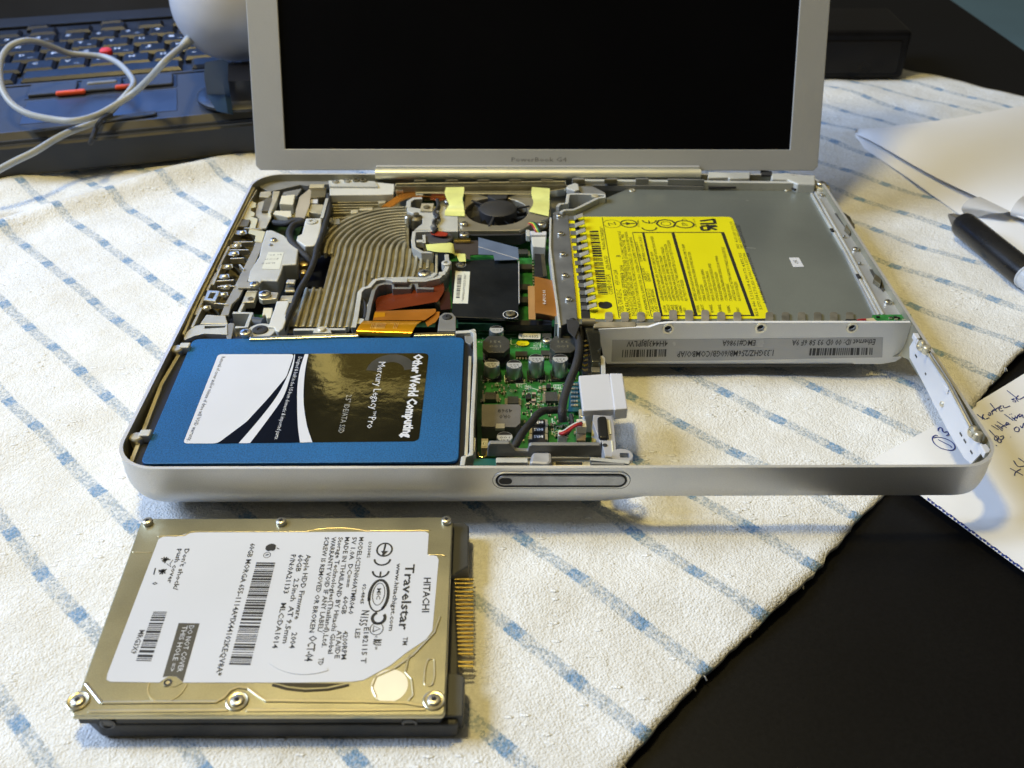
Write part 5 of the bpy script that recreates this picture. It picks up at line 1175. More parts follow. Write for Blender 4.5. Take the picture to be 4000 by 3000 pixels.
# ------------------------------------------------------------------ the removed hard drive on the cloth
HZ = -14.8
hd = thing('hard_drive', 'gold toned metal hard drive with a white printed label, on the cloth before the laptop', 'drive', (56, -38, ZC + .5))
cv = P(6, [(96, 1030), (100, 1043), (1878, 1040), (1892, 1025), (1928, 108), (1915, 95), (1880, 84), (1110, 90), (470, 92), (430, 108)], HZ)
cv = roundpoly(cv, 1.2)
B().prism(cv, 1.5, side=1).build('top_cover', [HDM, HDE], hd, bevel=.45)
def hp(pts, z): return P(6, pts, z)
lowz = HZ - 1.5
cvc = sum(cv, V((0, 0, 0))) / len(cv)
B().prism([cvc + (V((p.x, p.y, 0)) - V((cvc.x, cvc.y, 0))) * .985 + V((0, 0, lowz - cvc.z)) for p in cv], 2.6).build('seal_edge', HDB, hd, bevel=.2)
body = [V((p.x, p.y, lowz - 2.4)) for p in hp([(205, 1038), (1880, 1040), (1950, 1035), (1955, 700), (1925, 108), (430, 108), (140, 980)], HZ)]
B().prism(body, lowz - 2.4 - (ZC + .6)).build('casing', HDB, hd, bevel=.6)
for x in (270, 1720):
    c_ = atY(6, x, 1078, body[0].y - .15); B().lathe(c_, [(2.0, -.6), (2.0, .15), (1.5, .35), (1.1, 0), (0, 0)], 18, ax=(0, -1, 0)).build('side_screw_hole', HDB if 0 else mat('dark_screw', (.10, .10, .10), .3, .7), hd, sm=True)
# connector shroud and its pins
B().prism(hp([(1895, 112), (1975, 108), (2005, 128), (2003, 320), (1945, 355), (1922, 375), (1895, 375)], HZ - 2.6), 5.5).build('connector_shroud', HDC, hd, bevel=.4)
B().prism(hp([(1885, 840), (1938, 830), (1985, 850), (1978, 1040), (1880, 1040)], HZ - 2.6), 5.5).build('connector_shroud', HDC, hd, bevel=.4)
B().prism(hp([(1895, 370), (1945, 370), (1938, 840), (1882, 840)], HZ - 4.6), 4).build('pin_block', HDC, hd)
pinm = None
for i in range(22):
    t = i / 21; y_ = 385 + t * 418
    if i == 19: continue
    for row, (dx, dz) in enumerate(((1932, -4.4), (1948, -6.6))):
        p = at(6, dx - t * 8, y_, HZ + dz)
        if pinm is None:
            o_ = B().box((2.2, 0, 0), (2.7, .28, .28)).build('pin', GOLD, hd, bevel=.1); pinm = o_
            o_.data = o_.data; base_ = V(hd['_base'])
            for v_ in o_.data.vertices: v_.co += base_ * S
            o_.location = (p - base_) * S
        else: copyat(pinm, p, hd)
# label
HL = HZ + .12
b = B(); lab_ = hp([(515, 192), (540, 178), (600, 180), (645, 165), (700, 159), (1240, 158), (1795, 155), (1812, 165), (1806, 266), (1850, 272), (1860, 290), (1830, 630), (1800, 672), (1700, 740), (1632, 795), (1560, 835), (1500, 868), (1440, 876), (1200, 880), (900, 880), (632, 880), (600, 852), (562, 850), (535, 868), (520, 880), (285, 876), (265, 866), (270, 838)], HL)
b.prism(lab_, .1)
hz = HL + .05
for rr_l, a_ in ((13.5, 1.2),):
    cc_ = at(6, 1270, 560, HL); b.rib([cc_ + V((rr_l * 1.15 * math.cos(a), -2 + rr_l * 1.25 * math.sin(a), .17)) for a in [math.radians(232 + 4 * i) for i in range(16)]], a_, .15, 0)
def ht(t, x0_, y0_, x1_, y1_, h, m_=1, bold=.018): b.text(t, at(6, x0_, y0_, hz), at(6, x1_, y1_, hz), h, m_, bold=bold)
ht('HITACHI', 1790, 377, 1780, 543, 1.9, bold=.02)
ht('Travelstar', 1702, 312, 1668, 628, 2.6); ht('TM', 1690, 662, 1686, 700, 1.2)
ht('www.hitachigst.com', 1660, 308, 1620, 632, 1.25)
def hc(x, y): return at(6, x, y, hz)
c_ = hc(1600, 242); b.ring(c_, 2.5, 2.9, .55, 1); b.line([c_ + V((-.3, -2.6, .01)), c_ + V((.1, 2.4, .01))], .55, 1); b.flat([c_ + V((-1.0, -.6, .02)), c_ + V((0, -2.4, .02)), c_ + V((1.2, -.6, .02))], 1)
b.ring(hc(1590, 288), 2.6, 2.6, .6, 1, a0=180, a1=360, n=14); b.ring(hc(1582, 345), 2.6, 2.6, .6, 1, a0=180, a1=360, n=14)
c_ = hc(1580, 370); b.line([hc(1582, 345) + V((0, -2.4, .01)), hc(1582, 345) + V((0, -.2, .01))], .5, 1)
b.ring(hc(1572, 462), 3.1, 6.2, .9, 1, a0=-60, a1=200, n=30); b.ring(hc(1572, 462), 2.9, 6.0, .5, 1, a0=190, a1=320, n=20); b.ring(hc(1572, 455), 1.8, 4.2, .25, 1); ht('MIC', 1565, 428, 1560, 482, 1.1)
c_ = hc(1572, 570); b.ring(c_, 2.2, 2.4, .9, 1, a0=110, a1=400, n=20); c_ = hc(1562, 622); b.ring(c_, 1.9, 2.2, .25, 1); b.line([c_ + V((-.9, -1, 0)), c_ + V((1, 0, 0)), c_ + V((-.9, 1, 0)), c_ + V((-.9, -1, 0))], .3, 1)
ht('c', 1555, 655, 1554, 665, .9); ht('RU', 1550, 672, 1546, 702, 1.9, bold=.06); ht('us', 1556, 708, 1555, 722, .8)
ht('D33082', 1524, 205, 1516, 282, .85); ht('02-4845', 1497, 406, 1482, 503, .95)
ht('N155', 1492, 533, 1476, 608, 2.1); ht('E182115 T', 1502, 615, 1486, 788, 1.35); ht('LES', 1462, 622, 1456, 668, 1.3)
ht('MODEL:IC25N060ATMR04-0', 1480, 182, 1426, 552, 1.3)
ht('5V 1.0A  DC===    60GB', 1446, 182, 1392, 553, 1.3); ht('4200RPM', 1402, 632, 1392, 770, 1.3)
ht('MADE IN THAILAND BY Hitachi Global', 1412, 182, 1328, 742, 1.3); ht('ATA/IDE', 1372, 630, 1360, 765, 1.3)
ht('Storage Technologies(Thailand),Ltd.', 1380, 182, 1298, 712, 1.3)
ht('WARRANTY VOID IF ANY LABEL/', 1347, 182, 1278, 640, 1.3); ht('OCT-04', 1240, 655, 1215, 778, 2.1); ht('TD', 1284, 762, 1280, 798, 1.3)
ht('SCREW IS REMOVED OR BROKEN', 1314, 182, 1238, 640, 1.3)
ht('Apple HDD Firmware      2004', 1225, 266, 1142, 716, 1.4); ht('60GB   2.5inch  AT 9.5mm', 1188, 266, 1110, 692, 1.4); ht('P/N:0A21133    MLC:DA1014', 1152, 266, 1060, 716, 1.4)
logo(b, hc(1054, 232), 1.75, 1, V((0, -1, 0)), V((1, 0, 0)))
b.ring(hc(1036, 268), 1.1, 1.2, .18, 1); ht('R', 1030, 264, 1029, 273, .9)
b.bars(*hp([(985, 303), (1076, 304), (955, 800), (852, 798)], hz), n=130, m=1, seed=12)
ht('60GB MORGA 655-1114A*IX44102KEQV8A*', 957, 212, 788, 848, 1.45)
ht("Don't shock/", 642, 238, 583, 437, 1.35); ht('push cover', 612, 238, 555, 403, 1.35); ht('0', 488, 398, 484, 412, 1.35)
for x, y in ((548, 290), (535, 345)):
    c_ = hc(x, y); rr_ = random.Random(x)
    for i in range(9):
        a = i * .7; b.line([c_, c_ + V((1.5 * math.cos(a) * rr_.uniform(.5, 1), 1.5 * math.sin(a) * rr_.uniform(.5, 1), .0))], .42, 1)
b.line(hp([(585, 290), (570, 310), (575, 325), (555, 310)], hz), .2, 1); b.line(hp([(500, 330), (492, 362)], hz), .35, 1)
b.bars(*hp([(490, 540), (556, 540), (478, 782), (405, 780)], hz), n=56, m=1, seed=14); ht('MRG3X9', 425, 628, 380, 742, 1.45)
b.flat(hp([(612, 594), (712, 596), (632, 877), (600, 851), (562, 849), (535, 855)], hz)[::-1], 2)
b.text('DO NOT COVER', at(6, 663, 607, hz + .04), at(6, 603, 830, hz + .04), 1.35, 0); b.text('THIS HOLE =>', at(6, 632, 608, hz + .04), at(6, 566, 826, hz + .04), 1.35, 0)
b.build('specification_label', [mat('hd_label_white', (.60, .61, .64), .38, 0, .02, 30, coat=.15), INK, mat('label_dark_box', (.06, .055, .04), .45)], hd)
# embossed lines of the cover
def emb(pts, w_=.7, h=.28, m_=HDE, z_=HZ): 
    return B().rib(smooth(hp(pts, z_ + h), 1) if 0 else hp(pts, z_ + h), w_, h + .2).build('embossed_ridge', m_, hd, bevel=.2)
emb([(510, 176), (640, 172), (668, 156), (690, 153), (1230, 153)], .55); emb([(1530, 150), (1818, 148)], .5)
emb([(1220, 153), (1270, 142), (1330, 136), (1400, 134), (1460, 140), (1530, 152)], .7)
emb([(1812, 265), (1868, 265), (1892, 270)], .5); emb([(390, 252), (480, 254)], .5, .2)
emb([(240, 975), (540, 972), (790, 972), (830, 950), (860, 915), (900, 900), (945, 905), (985, 935), (1030, 965), (1500, 970), (1700, 975), (1790, 990)], .8, .4)
emb([(175, 1018), (800, 1012), (850, 1010)], .9, .3); emb([(935, 1012), (1500, 1010), (1800, 1006)], .9, .3)
emb([(165, 880), (240, 975)], .9, .3, mat('blue_reflecting_edge', (.6, .6, .6), .25, 1))
emb([(1868, 560), (1840, 640), (1740, 745), (1650, 810), (1560, 850), (1540, 900), (1560, 950)], .6, .3)
emb([(1720, 745), (1700, 830), (1730, 860), (1738, 940), (1715, 965)], .6, .3)
emb([(1060, 888), (1130, 908), (1220, 918), (1330, 912), (1430, 890)], .8, .25, mat('dark_groove', (.05, .045, .035), .3, .6))
b = B(); b.prism(hp([(1075, 882), (1140, 898), (1220, 906), (1320, 902), (1400, 884)], HZ + .06), .2); b.build('groove_floor', mat('dark_groove', 0), hd)
ho = roundpoly(hp([(1812, 765), (1840, 765), (1842, 850), (1830, 895), (1790, 893), (1795, 810)], HZ + .25), 1.2)
B().rib(ho, .55, .4, closed=True).build('embossed_loop', HDE, hd, bevel=.2)
# disc with a breather hole
c_ = hc(560, 885); rr_ = (at(6, 655, 885, HZ).x - at(6, 465, 885, HZ).x) / 2
arc = [at(6, 470, 880, HZ + .2)] + [V((c_.x + rr_ * .96 * math.cos(a), c_.y - .2 + rr_ * math.sin(a) * 1.05, HZ + .2)) for a in [math.radians(180 + 15 * i) for i in range(13)]]
B().rib(arc, .3, .3).build('breather_ring', HDE, hd)
B().prism(hp([(535, 868), (562, 850), (600, 852), (632, 878), (600, 900), (540, 900)], HZ + .14), .1).build('breather_plate', HDM, hd)
B().lathe(at(6, 560, 880, HZ + .2), [(1.15, 0), (1.0, .12), (.75, .02), (0, -.05)], 18, mats=[0, 1, 1]).build('breather_hole', [HDE, BLKM], hd)
c_ = at(6, 1624, 894, HZ + .12); B().prism(circ(c_, 4.75, 36, 5.0), .1).build('round_foil_sticker', FOIL, hd)
for x, y in ((128, 968), (893, 968), (1838, 965)): 
    p = at(6, x, y, HZ + .3); B().lathe(p, [(2.9, -.4), (2.9, .0), (2.6, .15), (2.3, .05), (0, .05)], 26).build('screw_seat', HDE, hd, sm=True); screw(p + V((0, 0, .1)), 1.75, hd, .6, 'torx')
for x, y in ((463, 108), (1104, 108), (1897, 102)): screw(at(6, x, y, HZ + .7), 1.6, hd, .8, 'torx')
b = B(); b.text('SH', at(6, 880, 1006, HZ + .7), at(6, 905, 1006, HZ + .7), .6); 

# ------------------------------------------------------------------ notes and folded sheet
nt = thing('handwritten_note', 'white sheet with blue handwriting lying partly under the laptop at the lower right', 'paper', (300, 10, ZC))
A0 = at(11, 255, 1165, -23); E1 = at(11, 1659, 350, -23.5); E2 = at(0, 2212, 1240, -25.5)
d1 = (E1 - A0); d1.z = 0; d1.normalize(); d2 = (E2 - A0); d2.z = 0; d2.normalize()
def nz(x, y): return -22.9 - 2.4 / (1 + math.exp(-((x - 262) / 12))) + .8 * math.sin((x + y) * .03) * (1 if x > 285 else .2)
rows = []; NN = 26; b = B()
vs = [A0 + d1 * (210 * (i / NN) ** 1.4) + d2 * (240 * (j / NN) ** 1.4) for i in range(NN + 1) for j in range(NN + 1)]
for v_ in vs: v_.z = nz(v_.x, v_.y)
n0 = len(vs); q = [v_ + V((0, 0, -.12)) for v_ in vs]
ff = [(i * (NN + 1) + j, i * (NN + 1) + j + 1, (i + 1) * (NN + 1) + j + 1, (i + 1) * (NN + 1) + j) for i in range(NN) for j in range(NN)]
b.add(vs, ff).add(q, [tuple(reversed(f)) for f in ff])
note = b.build('sheet', PAPER, nt, sm='n')
hw = []
def np_at(k, x, y):
    p = at(k, x, y, -24)
    for _ in range(4): p = at(k, x, y, nz(p.x, p.y) + .15)
    return p
def pen(k, pts, w_=.45, sub=4): 
    p = smooth([V((x, y, 0)) for x, y in pts], sub) if len(pts) > 2 else [V((x, y, 0)) for x, y in pts]
    hw[-1].line([np_at(k, q_.x, q_.y) for q_ in p], w_)
# circled 1 and a 3
hw.append(B())
pen(19, [(335, 435), (290, 420), (235, 455), (222, 510), (270, 600), (380, 680), (500, 720), (610, 735), (680, 700), (680, 630), (620, 560), (520, 505), (400, 470), (310, 462), (240, 480)], .42); pen(19, [(340, 512), (480, 585), (590, 640), (618, 678)], .42)
hw.append(B()); pen(19, [(345, 335), (340, 300), (370, 265), (412, 268), (425, 310), (440, 350), (480, 356), (535, 345), (558, 365), (548, 410), (505, 430)], .42)
def word(*st):
    hw.append(B())
    for q in st: pen(18, q, .42, 3)
word([(80, 300), (130, 338)], [(135, 298), (122, 325), (128, 342)], [(125, 322), (150, 340), (183, 325)], [(175, 290), (190, 285), (195, 300), (182, 308), (173, 298)], [(200, 270), (212, 300)], [(205, 280), (215, 262), (225, 260)], [(190, 205), (245, 275)], [(215, 270), (285, 225)], [(290, 250), (265, 245), (272, 270), (300, 268)], [(300, 225), (310, 245), (358, 228)])
word([(395, 165), (372, 175), (400, 180), (405, 195), (378, 190)], [(332, 97), (425, 170)], [(430, 140), (408, 165), (428, 192)], [(412, 168), (445, 170), (476, 150)])
word([(230, 385), (295, 440)], [(250, 390), (300, 425)], [(248, 360), (330, 412)], [(280, 410), (325, 385)], [(325, 395), (345, 375), (330, 368), (325, 385), (362, 380)], [(200, 392), (262, 430)])
word([(310, 298), (385, 350)], [(372, 320), (385, 335), (400, 325), (395, 345), (415, 350)], [(352, 298), (358, 303)], [(366, 294), (372, 299)], [(400, 310), (415, 335), (425, 305), (440, 325)], [(445, 295), (432, 305), (445, 320), (460, 300), (470, 330)])
word([(180, 430), (262, 515)], [(225, 495), (245, 480), (262, 495), (250, 520), (270, 540), (285, 525), (265, 505), (235, 520), (225, 500)], [(275, 490), (300, 480), (300, 505), (280, 515)], [(238, 558), (246, 566)])
word([(392, 420), (415, 405), (435, 420), (428, 445), (400, 440), (392, 420)], [(445, 395), (460, 415), (474, 372)], [(362, 490), (366, 493)])
word([(358, 755), (468, 815)], [(450, 760), (405, 790), (395, 818)], [(388, 690), (425, 740), (480, 735)], [(428, 668), (480, 705)])
# writing along the lower edge
hw.append(B())
for i in range(26):
    x = 625 + i * 40; y = 690 + i * 29.5 + (i % 3) * 4
    pen(17, [(x - 12, y - 14), (x + 6, y - 4), (x - 2, y + 8), (x + 14, y + 12), (x + 22, y + 2)], .5, 3)
for b_ in hw: b_.build('pen_writing', PENI, note, kind='stuff' if b_ is hw[-1] else None)

fp = thing('folded_sheet', 'blank folded white sheet curling up beside the black pen at the upper right', 'paper', (420, 260, ZC))
def surf(name, A_, C_, m_=PAPER, k=7, sag=0):
    A_ = smooth(A_, k); C_ = smooth(C_, k); n_ = len(A_); M2 = 10; vs = []
    for j in range(M2 + 1):
        t = j / M2
        for i in range(n_): p = A_[i].lerp(C_[i], t); vs.append(p + V((0, 0, sag * math.sin(math.pi * t))))
    ff = [(j * n_ + i, j * n_ + i + 1, (j + 1) * n_ + i + 1, (j + 1) * n_ + i) for j in range(M2) for i in range(n_ - 1)]
    bb = B(); bb.add(vs, ff).add([v_ + V((0, 0, -.15)) for v_ in vs], [tuple(reversed(f)) for f in ff]); return bb.build(name, m_, fp, sm='n')
far = [at(8, 884, 718, -19), at(8, 1060, 684, -17), at(8, 1400, 640, -12), at(8, 1800, 568, -8), at(8, 2300, 480, -8)]
near = [at(8, 886, 722, -20), at(8, 1000, 775, -19.6), at(8, 1300, 945, -19), at(8, 1640, 1108, -18.6), at(8, 2100, 1330, -18)]
surf('upper_leaf', far, near, sag=3)
mid = [at(8, 886, 724, -21.5), at(8, 1000, 770, -22.2), at(8, 1300, 935, -22.6), at(8, 1640, 1095, -22.8), at(8, 2050, 1310, -22.8)]
low = [at(8, 888, 738, -21.8), at(8, 935, 800, -23.2), at(8, 1180, 965, -23.2), at(8, 1442, 1152, -23.2), at(8, 1900, 1450, -23.2)]
surf('lower_leaf', mid, low, sag=.9)
# curled corner of the upper leaf
A_ = [at(8, 1560, 1062, -17.2), at(8, 1500, 1076, -15.5), at(8, 1466, 1108, -16.5), at(8, 1462, 1135, -19), at(8, 1480, 1158, -21.8)]
C_ = [at(8, 1720, 1140, -17.6), at(8, 1690, 1150, -17.0), at(8, 1640, 1150, -17.6), at(8, 1590, 1158, -20), at(8, 1560, 1172, -22)]
surf('curled_corner', A_, C_, mat('paper_shaded', (.60, .60, .60), .85, 0, .02), k=4)  # shading of the curl is put into a greyer copy of the paper
A_ = [at(8, 1797, 1055, -16), at(8, 1760, 1085, -14), at(8, 1730, 1130, -16), at(8, 1724, 1160, -19)]
C_ = [at(8, 1900, 1130, -16), at(8, 1880, 1150, -15), at(8, 1860, 1180, -17), at(8, 1850, 1200, -20)]
surf('curled_corner', A_, C_, mat('paper_shaded', 0), k=4)

# ------------------------------------------------------------------ black pen at the right edge
pn = thing('black_pen', 'thick black pen with a grey metal tip, on the cloth below the folded sheet', 'pen', (360, 180, ZC))
pr = 6.3; pz = ZC + pr + 1.2; pa = at(8, 1462, 1205, pz); pb = at(8, 1812, 1490, pz); ax_ = (pb - pa).normalized(); Ln = (pb - pa).length
B().lathe(pa, [(0, -.5), (4.8, -.5), (5.9, .8), (pr, 3), (pr, Ln - 2), (pr * .97, Ln)], 32, ax=ax_).build('barrel', mat('pen_barrel', (.010, .010, .011), .28, 0, .3, 60), pn, sm=True)
B().lathe(pa + ax_ * Ln, [(6.0, 0), (6.0, .8), (5.6, 1.2), (5.6, 30), (5.0, 31), (0, 31)], 28, ax=ax_).build('cap', mat('pen_cap', (.55, .58, .62), .25, .2, .05), pn, sm=True)
b = B(); tdir = (at(8, 1385, 1145, pz) - pa).normalized(); sd = tdir.cross(Z1).normalized(); pa2 = pa + tdir * .3
prf = [(0, 3.6, 2.6), (3, 3.3, 2.2), (6, 2.6, 1.4), (9.5, 1.6, .5)]
vs = []
for t_, w_, h_ in prf:
    o_ = pa2 + tdir * t_; vs += [o_ + sd * w_ + Z1 * h_, o_ - sd * w_ + Z1 * h_, o_ - sd * w_ - Z1 * h_, o_ + sd * w_ - Z1 * h_]
ff = [(i * 4 + k, i * 4 + (k + 1) % 4, (i + 1) * 4 + (k + 1) % 4, (i + 1) * 4 + k) for i in range(3) for k in range(4)] + [(12, 13, 14, 15), (3, 2, 1, 0)]
b.add(vs, ff); b.build('tip', mat('tip_metal', (.25, .23, .20), .4, .7, .2, 200), pn, bevel=.3)

# ------------------------------------------------------------------ black box beyond the lid
bc = at(8, 1122, 438, ZC); bh = 33
bx = thing('black_box', 'plain black glossy box standing on the cloth behind the silver lid', 'box', (bc.x - 60, bc.y + 25, ZC))
xr_ = at(8, 1140, 435, ZC).x
B().prism([V((xr_ - 120, bc.y, bh + ZC)), V((xr_, bc.y + 2, bh + ZC)), V((xr_ + 3, bc.y + 62, bh + ZC)), V((xr_ - 118, bc.y + 60, bh + ZC))], bh - .8).build('case', mat('gloss_black_case', (.005, .0045, .0045), .4, 0, .3, 40, spec=.15), bx, bevel=3)
B().prism([V((xr_ - 112, bc.y - .6, ZC + bh - 6)), V((xr_ - 6, bc.y + 1.2, ZC + bh - 6)), V((xr_ - 6, bc.y + 1.2, ZC + 5)), V((xr_ - 112, bc.y - .6, ZC + 5))], (0, 1.2, 0)).build('front_panel', mat('brown_black_panel', (.006, .0045, .003), .2, 0, .3, 40, spec=.2), bx, bevel=.6)

# ------------------------------------------------------------------ dark laptop at the back left
TO = V((-146, 378, 4)); tu = V((.9636, .2672, 0)); tv = V((-.2672, .9636, 0))
tp = thing('dark_laptop', 'open black laptop with red pointing stick, a looped pale cable lying across its keyboard', 'laptop', TO + tu * 20 + V((0, 0, ZC - 4)))
def T3(u, v, z=0): return TO + tu * u + tv * v + V((0, 0, z))
DK = -2.4
def tq(u0_, v0_, u1_, v1_, z, d, m_, name, bevel=.3): return B().prism([T3(u0_, v0_, z), T3(u1_, v0_, z), T3(u1_, v1_, z), T3(u0_, v1_, z)], d).build(name, m_, tp, bevel=bevel)
UL, UR = -155, 178
B().prism(roundpoly([T3(UL, -112, DK - 3), T3(UR, -112, DK - 3), T3(UR, 128, DK - 3), T3(UL, 128, DK - 3)], 8), 4 + DK - 3 - ZC - 2.5).build('base', TPB, tp, bevel=2)
B().prism(roundpoly([T3(UL + 1, -108, DK), T3(UR - 1, -108, DK), T3(UR - 1, -33, DK), T3(UL + 1, -33, DK)], 5), 2.8).build('palm_rest', mat('palm_rest', (.036, .040, .050), .6, 0, .06, 20, .1, 3000), tp, bevel=.8)
tq(UL + 1, -32.2, UR - 1, 122, DK - 1.6, 1.2, TPB, 'keyboard_tray')
tq(UL + 6, -31.5, UR - 6, -28.2, DK + .2, 1.2, mat('brown_bezel', (.05, .045, .036), .4), 'keyboard_bezel')
tq(UL + 4, 98, UR - 4, 121, DK + .6, 1.6, TPB, 'rear_bezel')
rows_ = [(-57 - 0, 0, 'ZXCVBNM,./', 10), (-57 - 9.5, 19, 'ASDFGHJKL;', 10), (-57 - 14, 38, 'QWERTYUIOP', 10), (-57 - 23, 57, '1234567890', 10)]
keymesh = {}
def key(u, v, wu, wv, ch='', small=''):
    b = B(); z = 0
    b.prism([T3(u - wu / 2, v - wv / 2, z - 1.8), T3(u + wu / 2, v - wv / 2, z - 1.8), T3(u + wu / 2, v + wv / 2, z - 1.8), T3(u - wu / 2, v + wv / 2, z - 1.8)], 1.6)
    i_ = 1.7; vs = [T3(u - wu / 2, v - wv / 2, z - 1.8), T3(u + wu / 2, v - wv / 2, z - 1.8), T3(u + wu / 2, v + wv / 2, z - 1.8), T3(u - wu / 2, v + wv / 2, z - 1.8)] + [T3(u - wu / 2 + i_, v - wv / 2 + i_, z), T3(u + wu / 2 - i_, v - wv / 2 + i_, z), T3(u + wu / 2 - i_, v + wv / 2 - 1, z), T3(u - wu / 2 + i_, v + wv / 2 - 1, z)]
    b.add(vs, [(4, 5, 6, 7), (0, 1, 5, 4), (1, 2, 6, 5), (2, 3, 7, 6), (3, 0, 4, 7)])
    if ch: b.text(ch, T3(u - 4.6, v + .6, z + .08), T3(u - 1.2, v + .6, z + .08), 3.6, 1, bold=.03)
    if small: b.text(small, T3(u + 1, v - 3.6, z + .08), T3(u + 4.6, v - 3.6, z + .08), 1.8, 1)
    return b.build('key', [TPK, TPL], tp)
for u0_, v_, s_, n_ in rows_:
    for i, ch in enumerate(s_): key(u0_ + 19 * i, v_, 17.6, 17.6, ch, 'ab' if (i + int(v_)) % 3 == 0 else '')
for v_, uL, uR in ((0, -76, 133), (19, -86, 123.5), (38, -90, 119), (57, -99, 110)):
    key((UL + 8 + uL + 8) / 2 - 4, v_, uL - UL - 4, 17.6); key((uR + UR - 8) / 2 + 2, v_, UR - 8 - uR - 1, 17.6)
key(19, -19.5, 92, 16); 
for i, (u_, w2) in enumerate(((-128, 26), (-100, 20), (-76, 20), (-46, 30), (84, 26), (108, 17), (130, 17), (155, 20))): key(u_, -19.5, w2, 16)
for i in range(14): key(UL + 16 + i * 22.5 + (i // 4) * 2, 77, 17, 13)
for i in range(6): key(UL + 30 + i * 48, 90, 15, 8)
B().lathe(T3(19 + 9.5 - 9, 19 - 7, -1), [(3.6, 0), (4.0, 1.6), (3.8, 3.2), (2.6, 4.2), (0, 4.4)], 20).build('pointing_stick', mat('stick_red', (.70, .03, .02), .6, 0, .1), tp, sm=True)
# buttons and touch pad
tq(-22, -58, 62, -34, DK + .3, .8, TPB, 'button_panel')
def red(u0_, u1_, v_, m_, nm='mouse_button_stripe'): tq(u0_, v_ - 1.9, u1_, v_ + 1.9, DK + 3.2, 2.6, m_, nm, 1.0)
tq(-20, -56, 6, -37, DK + 2.2, 2, mat('palm_rest', 0), 'mouse_button', .8); tq(8, -56, 31, -37, DK + 2.2, 2, mat('palm_rest', 0), 'mouse_button', .8); tq(33, -56, 60, -37, DK + 2.2, 2, mat('palm_rest', 0), 'mouse_button', .8)
OR = mat('button_red', (.75, .09, .02), .5, 0, .05)
# measured on the deck plane
def deckuv(k, x, y, z=2.5): p = at(k, x, y, z) - TO; return p.dot(tu), p.dot(tv)
a0, va = deckuv(7, 405, 690); a1, vb = deckuv(7, 620, 668); red(a0, a1, (va + vb) / 2, OR)
a0, va = deckuv(7, 832, 645); a1, vb = deckuv(7, 985, 628); red(a0, a1, (va + vb) / 2, OR)
a0, va = deckuv(7, 630, 622); a1, vb = deckuv(7, 848, 602); red(a0, a1, (va + vb) / 2, mat('button_grey', (.20, .20, .18), .5))
tq(-20, -98, 62, -62, DK + .25, .5, mat('touch_pad', (.035, .038, .05), .35), 'touch_pad')
a0, va = deckuv(7, 215, 930); a1, vb = deckuv(7, 1130, 810)
B().prism(roundpoly([T3(a0, va - 4, DK + 1.6), T3(a1, vb - 4, DK + 1.6), T3(a1, vb + 2.5, DK + 1.6), T3(a0, va + 2.5, DK + 1.6)], 3), 1.6).build('lower_mouse_button', mat('palm_rest', 0), tp, bevel=.8)
bb = B(); bb.loft([T3(UL + 4, -108.3, DK + .1), T3(UR - 4, -108.3, DK + .1)], [T3(UL + 4, -113.2, DK - 7), T3(UR - 4, -113.2, DK - 7)], tv * 1.2); bb.build('front_bevel', mat('warm_lit_edge', (.075, .064, .042), .45, 0, .1), tp)  # warm light on the sloped face is painted in as an olive tone
B().prism([T3(UL + 6, -112.4, DK - 5), T3(UR - 6, -112.4, DK - 5), T3(UR - 6, -112.4, DK - 6), T3(UL + 6, -112.4, DK - 6)], tv * .6).build('edge_trim', mat('brown_bezel', 0), tp)
# its lid, standing up at the back
LT = math.radians(72); lu = tv * math.cos(LT) + V((0, 0, math.sin(LT)))
lid_p = [T3(UL, 127, -9), T3(UR, 127, -9), T3(UR, 127, 0) + lu * 225, T3(UL, 127, 0) + lu * 225]
B().prism(lid_p, tv * 8).build('lid', TPB, tp, bevel=1.5)
ln_ = lu.cross(tu).normalized()
if ln_.dot(tv) > 0: ln_ = -ln_
gz = [T3(UL + 16, 127, 0) + lu * 22, T3(UR - 16, 127, 0) + lu * 22, T3(UR - 16, 127, 0) + lu * 210, T3(UL + 16, 127, 0) + lu * 210]
B().prism([p + ln_ * .5 for p in gz], -ln_ * .4).build('display_panel', mat('dark_screen', (.008, .014, .022), .6, spec=.1), tp)
for u_ in (-110, 130): B().tube([T3(u_ - 16, 124, 1), T3(u_ + 16, 124, 1)], 5, 16).build('hinge', BLK, tp, sm=True)

# ------------------------------------------------------------------ round webcam with its cable, standing on the dark laptop
wp = atY(0, 495, 2, 352)
rad = (wp - CP).length * 222 / FPX * .90
wc = thing('round_webcam', 'pale grey ball shaped webcam with looped cable standing on the dark laptop', 'webcam', (wp.x, wp.y - 6, 4.5))
rad = (wp - CP).length * 222 / FPX * .90
prf = [(rad * math.sin(math.pi * i / 28), -rad * math.cos(math.pi * i / 28)) for i in range(29)]; prf[0] = (0, -rad); prf[-1] = (0, rad)
B().lathe(wp, prf, 48).build('ball', WBALL, wc, sm=True)
ft = at(7, 1660, 740, 4.5); ft = V((ft.x + 6, ft.y + 12, 4.5))
B().lathe(ft, [(20, 0), (20, 1.5), (18, 4), (17, 10), (17, wp.z - rad + 4 - 4.5)], 36).build('stand', mat('stand_black', (.006, .006, .008), .35, 0, .2), wc, sm=True)
c_ = at(7, 1540, 600, 18)
b = B(); b.loft([at(7, 1475, 450, 34), at(7, 1470, 560, 24), at(7, 1490, 680, 14), at(7, 1560, 800, 6)], [at(7, 1600, 425, 34), at(7, 1600, 560, 24), at(7, 1620, 680, 14), at(7, 1640, 815, 6)], (2, 3, -2)); b.build('stand_wing', mat('wing_blue_glow', (.02, .045, .09), .3), wc, sm='n')  # the blue glow falling on the black stand is put into this colour
B().lathe(V((ft.x, ft.y, 4.5)), [(27, 0), (27, 1.5), (25, 3), (20, 3.2)], 40).build('stand_base', BLK, wc, sm=True)
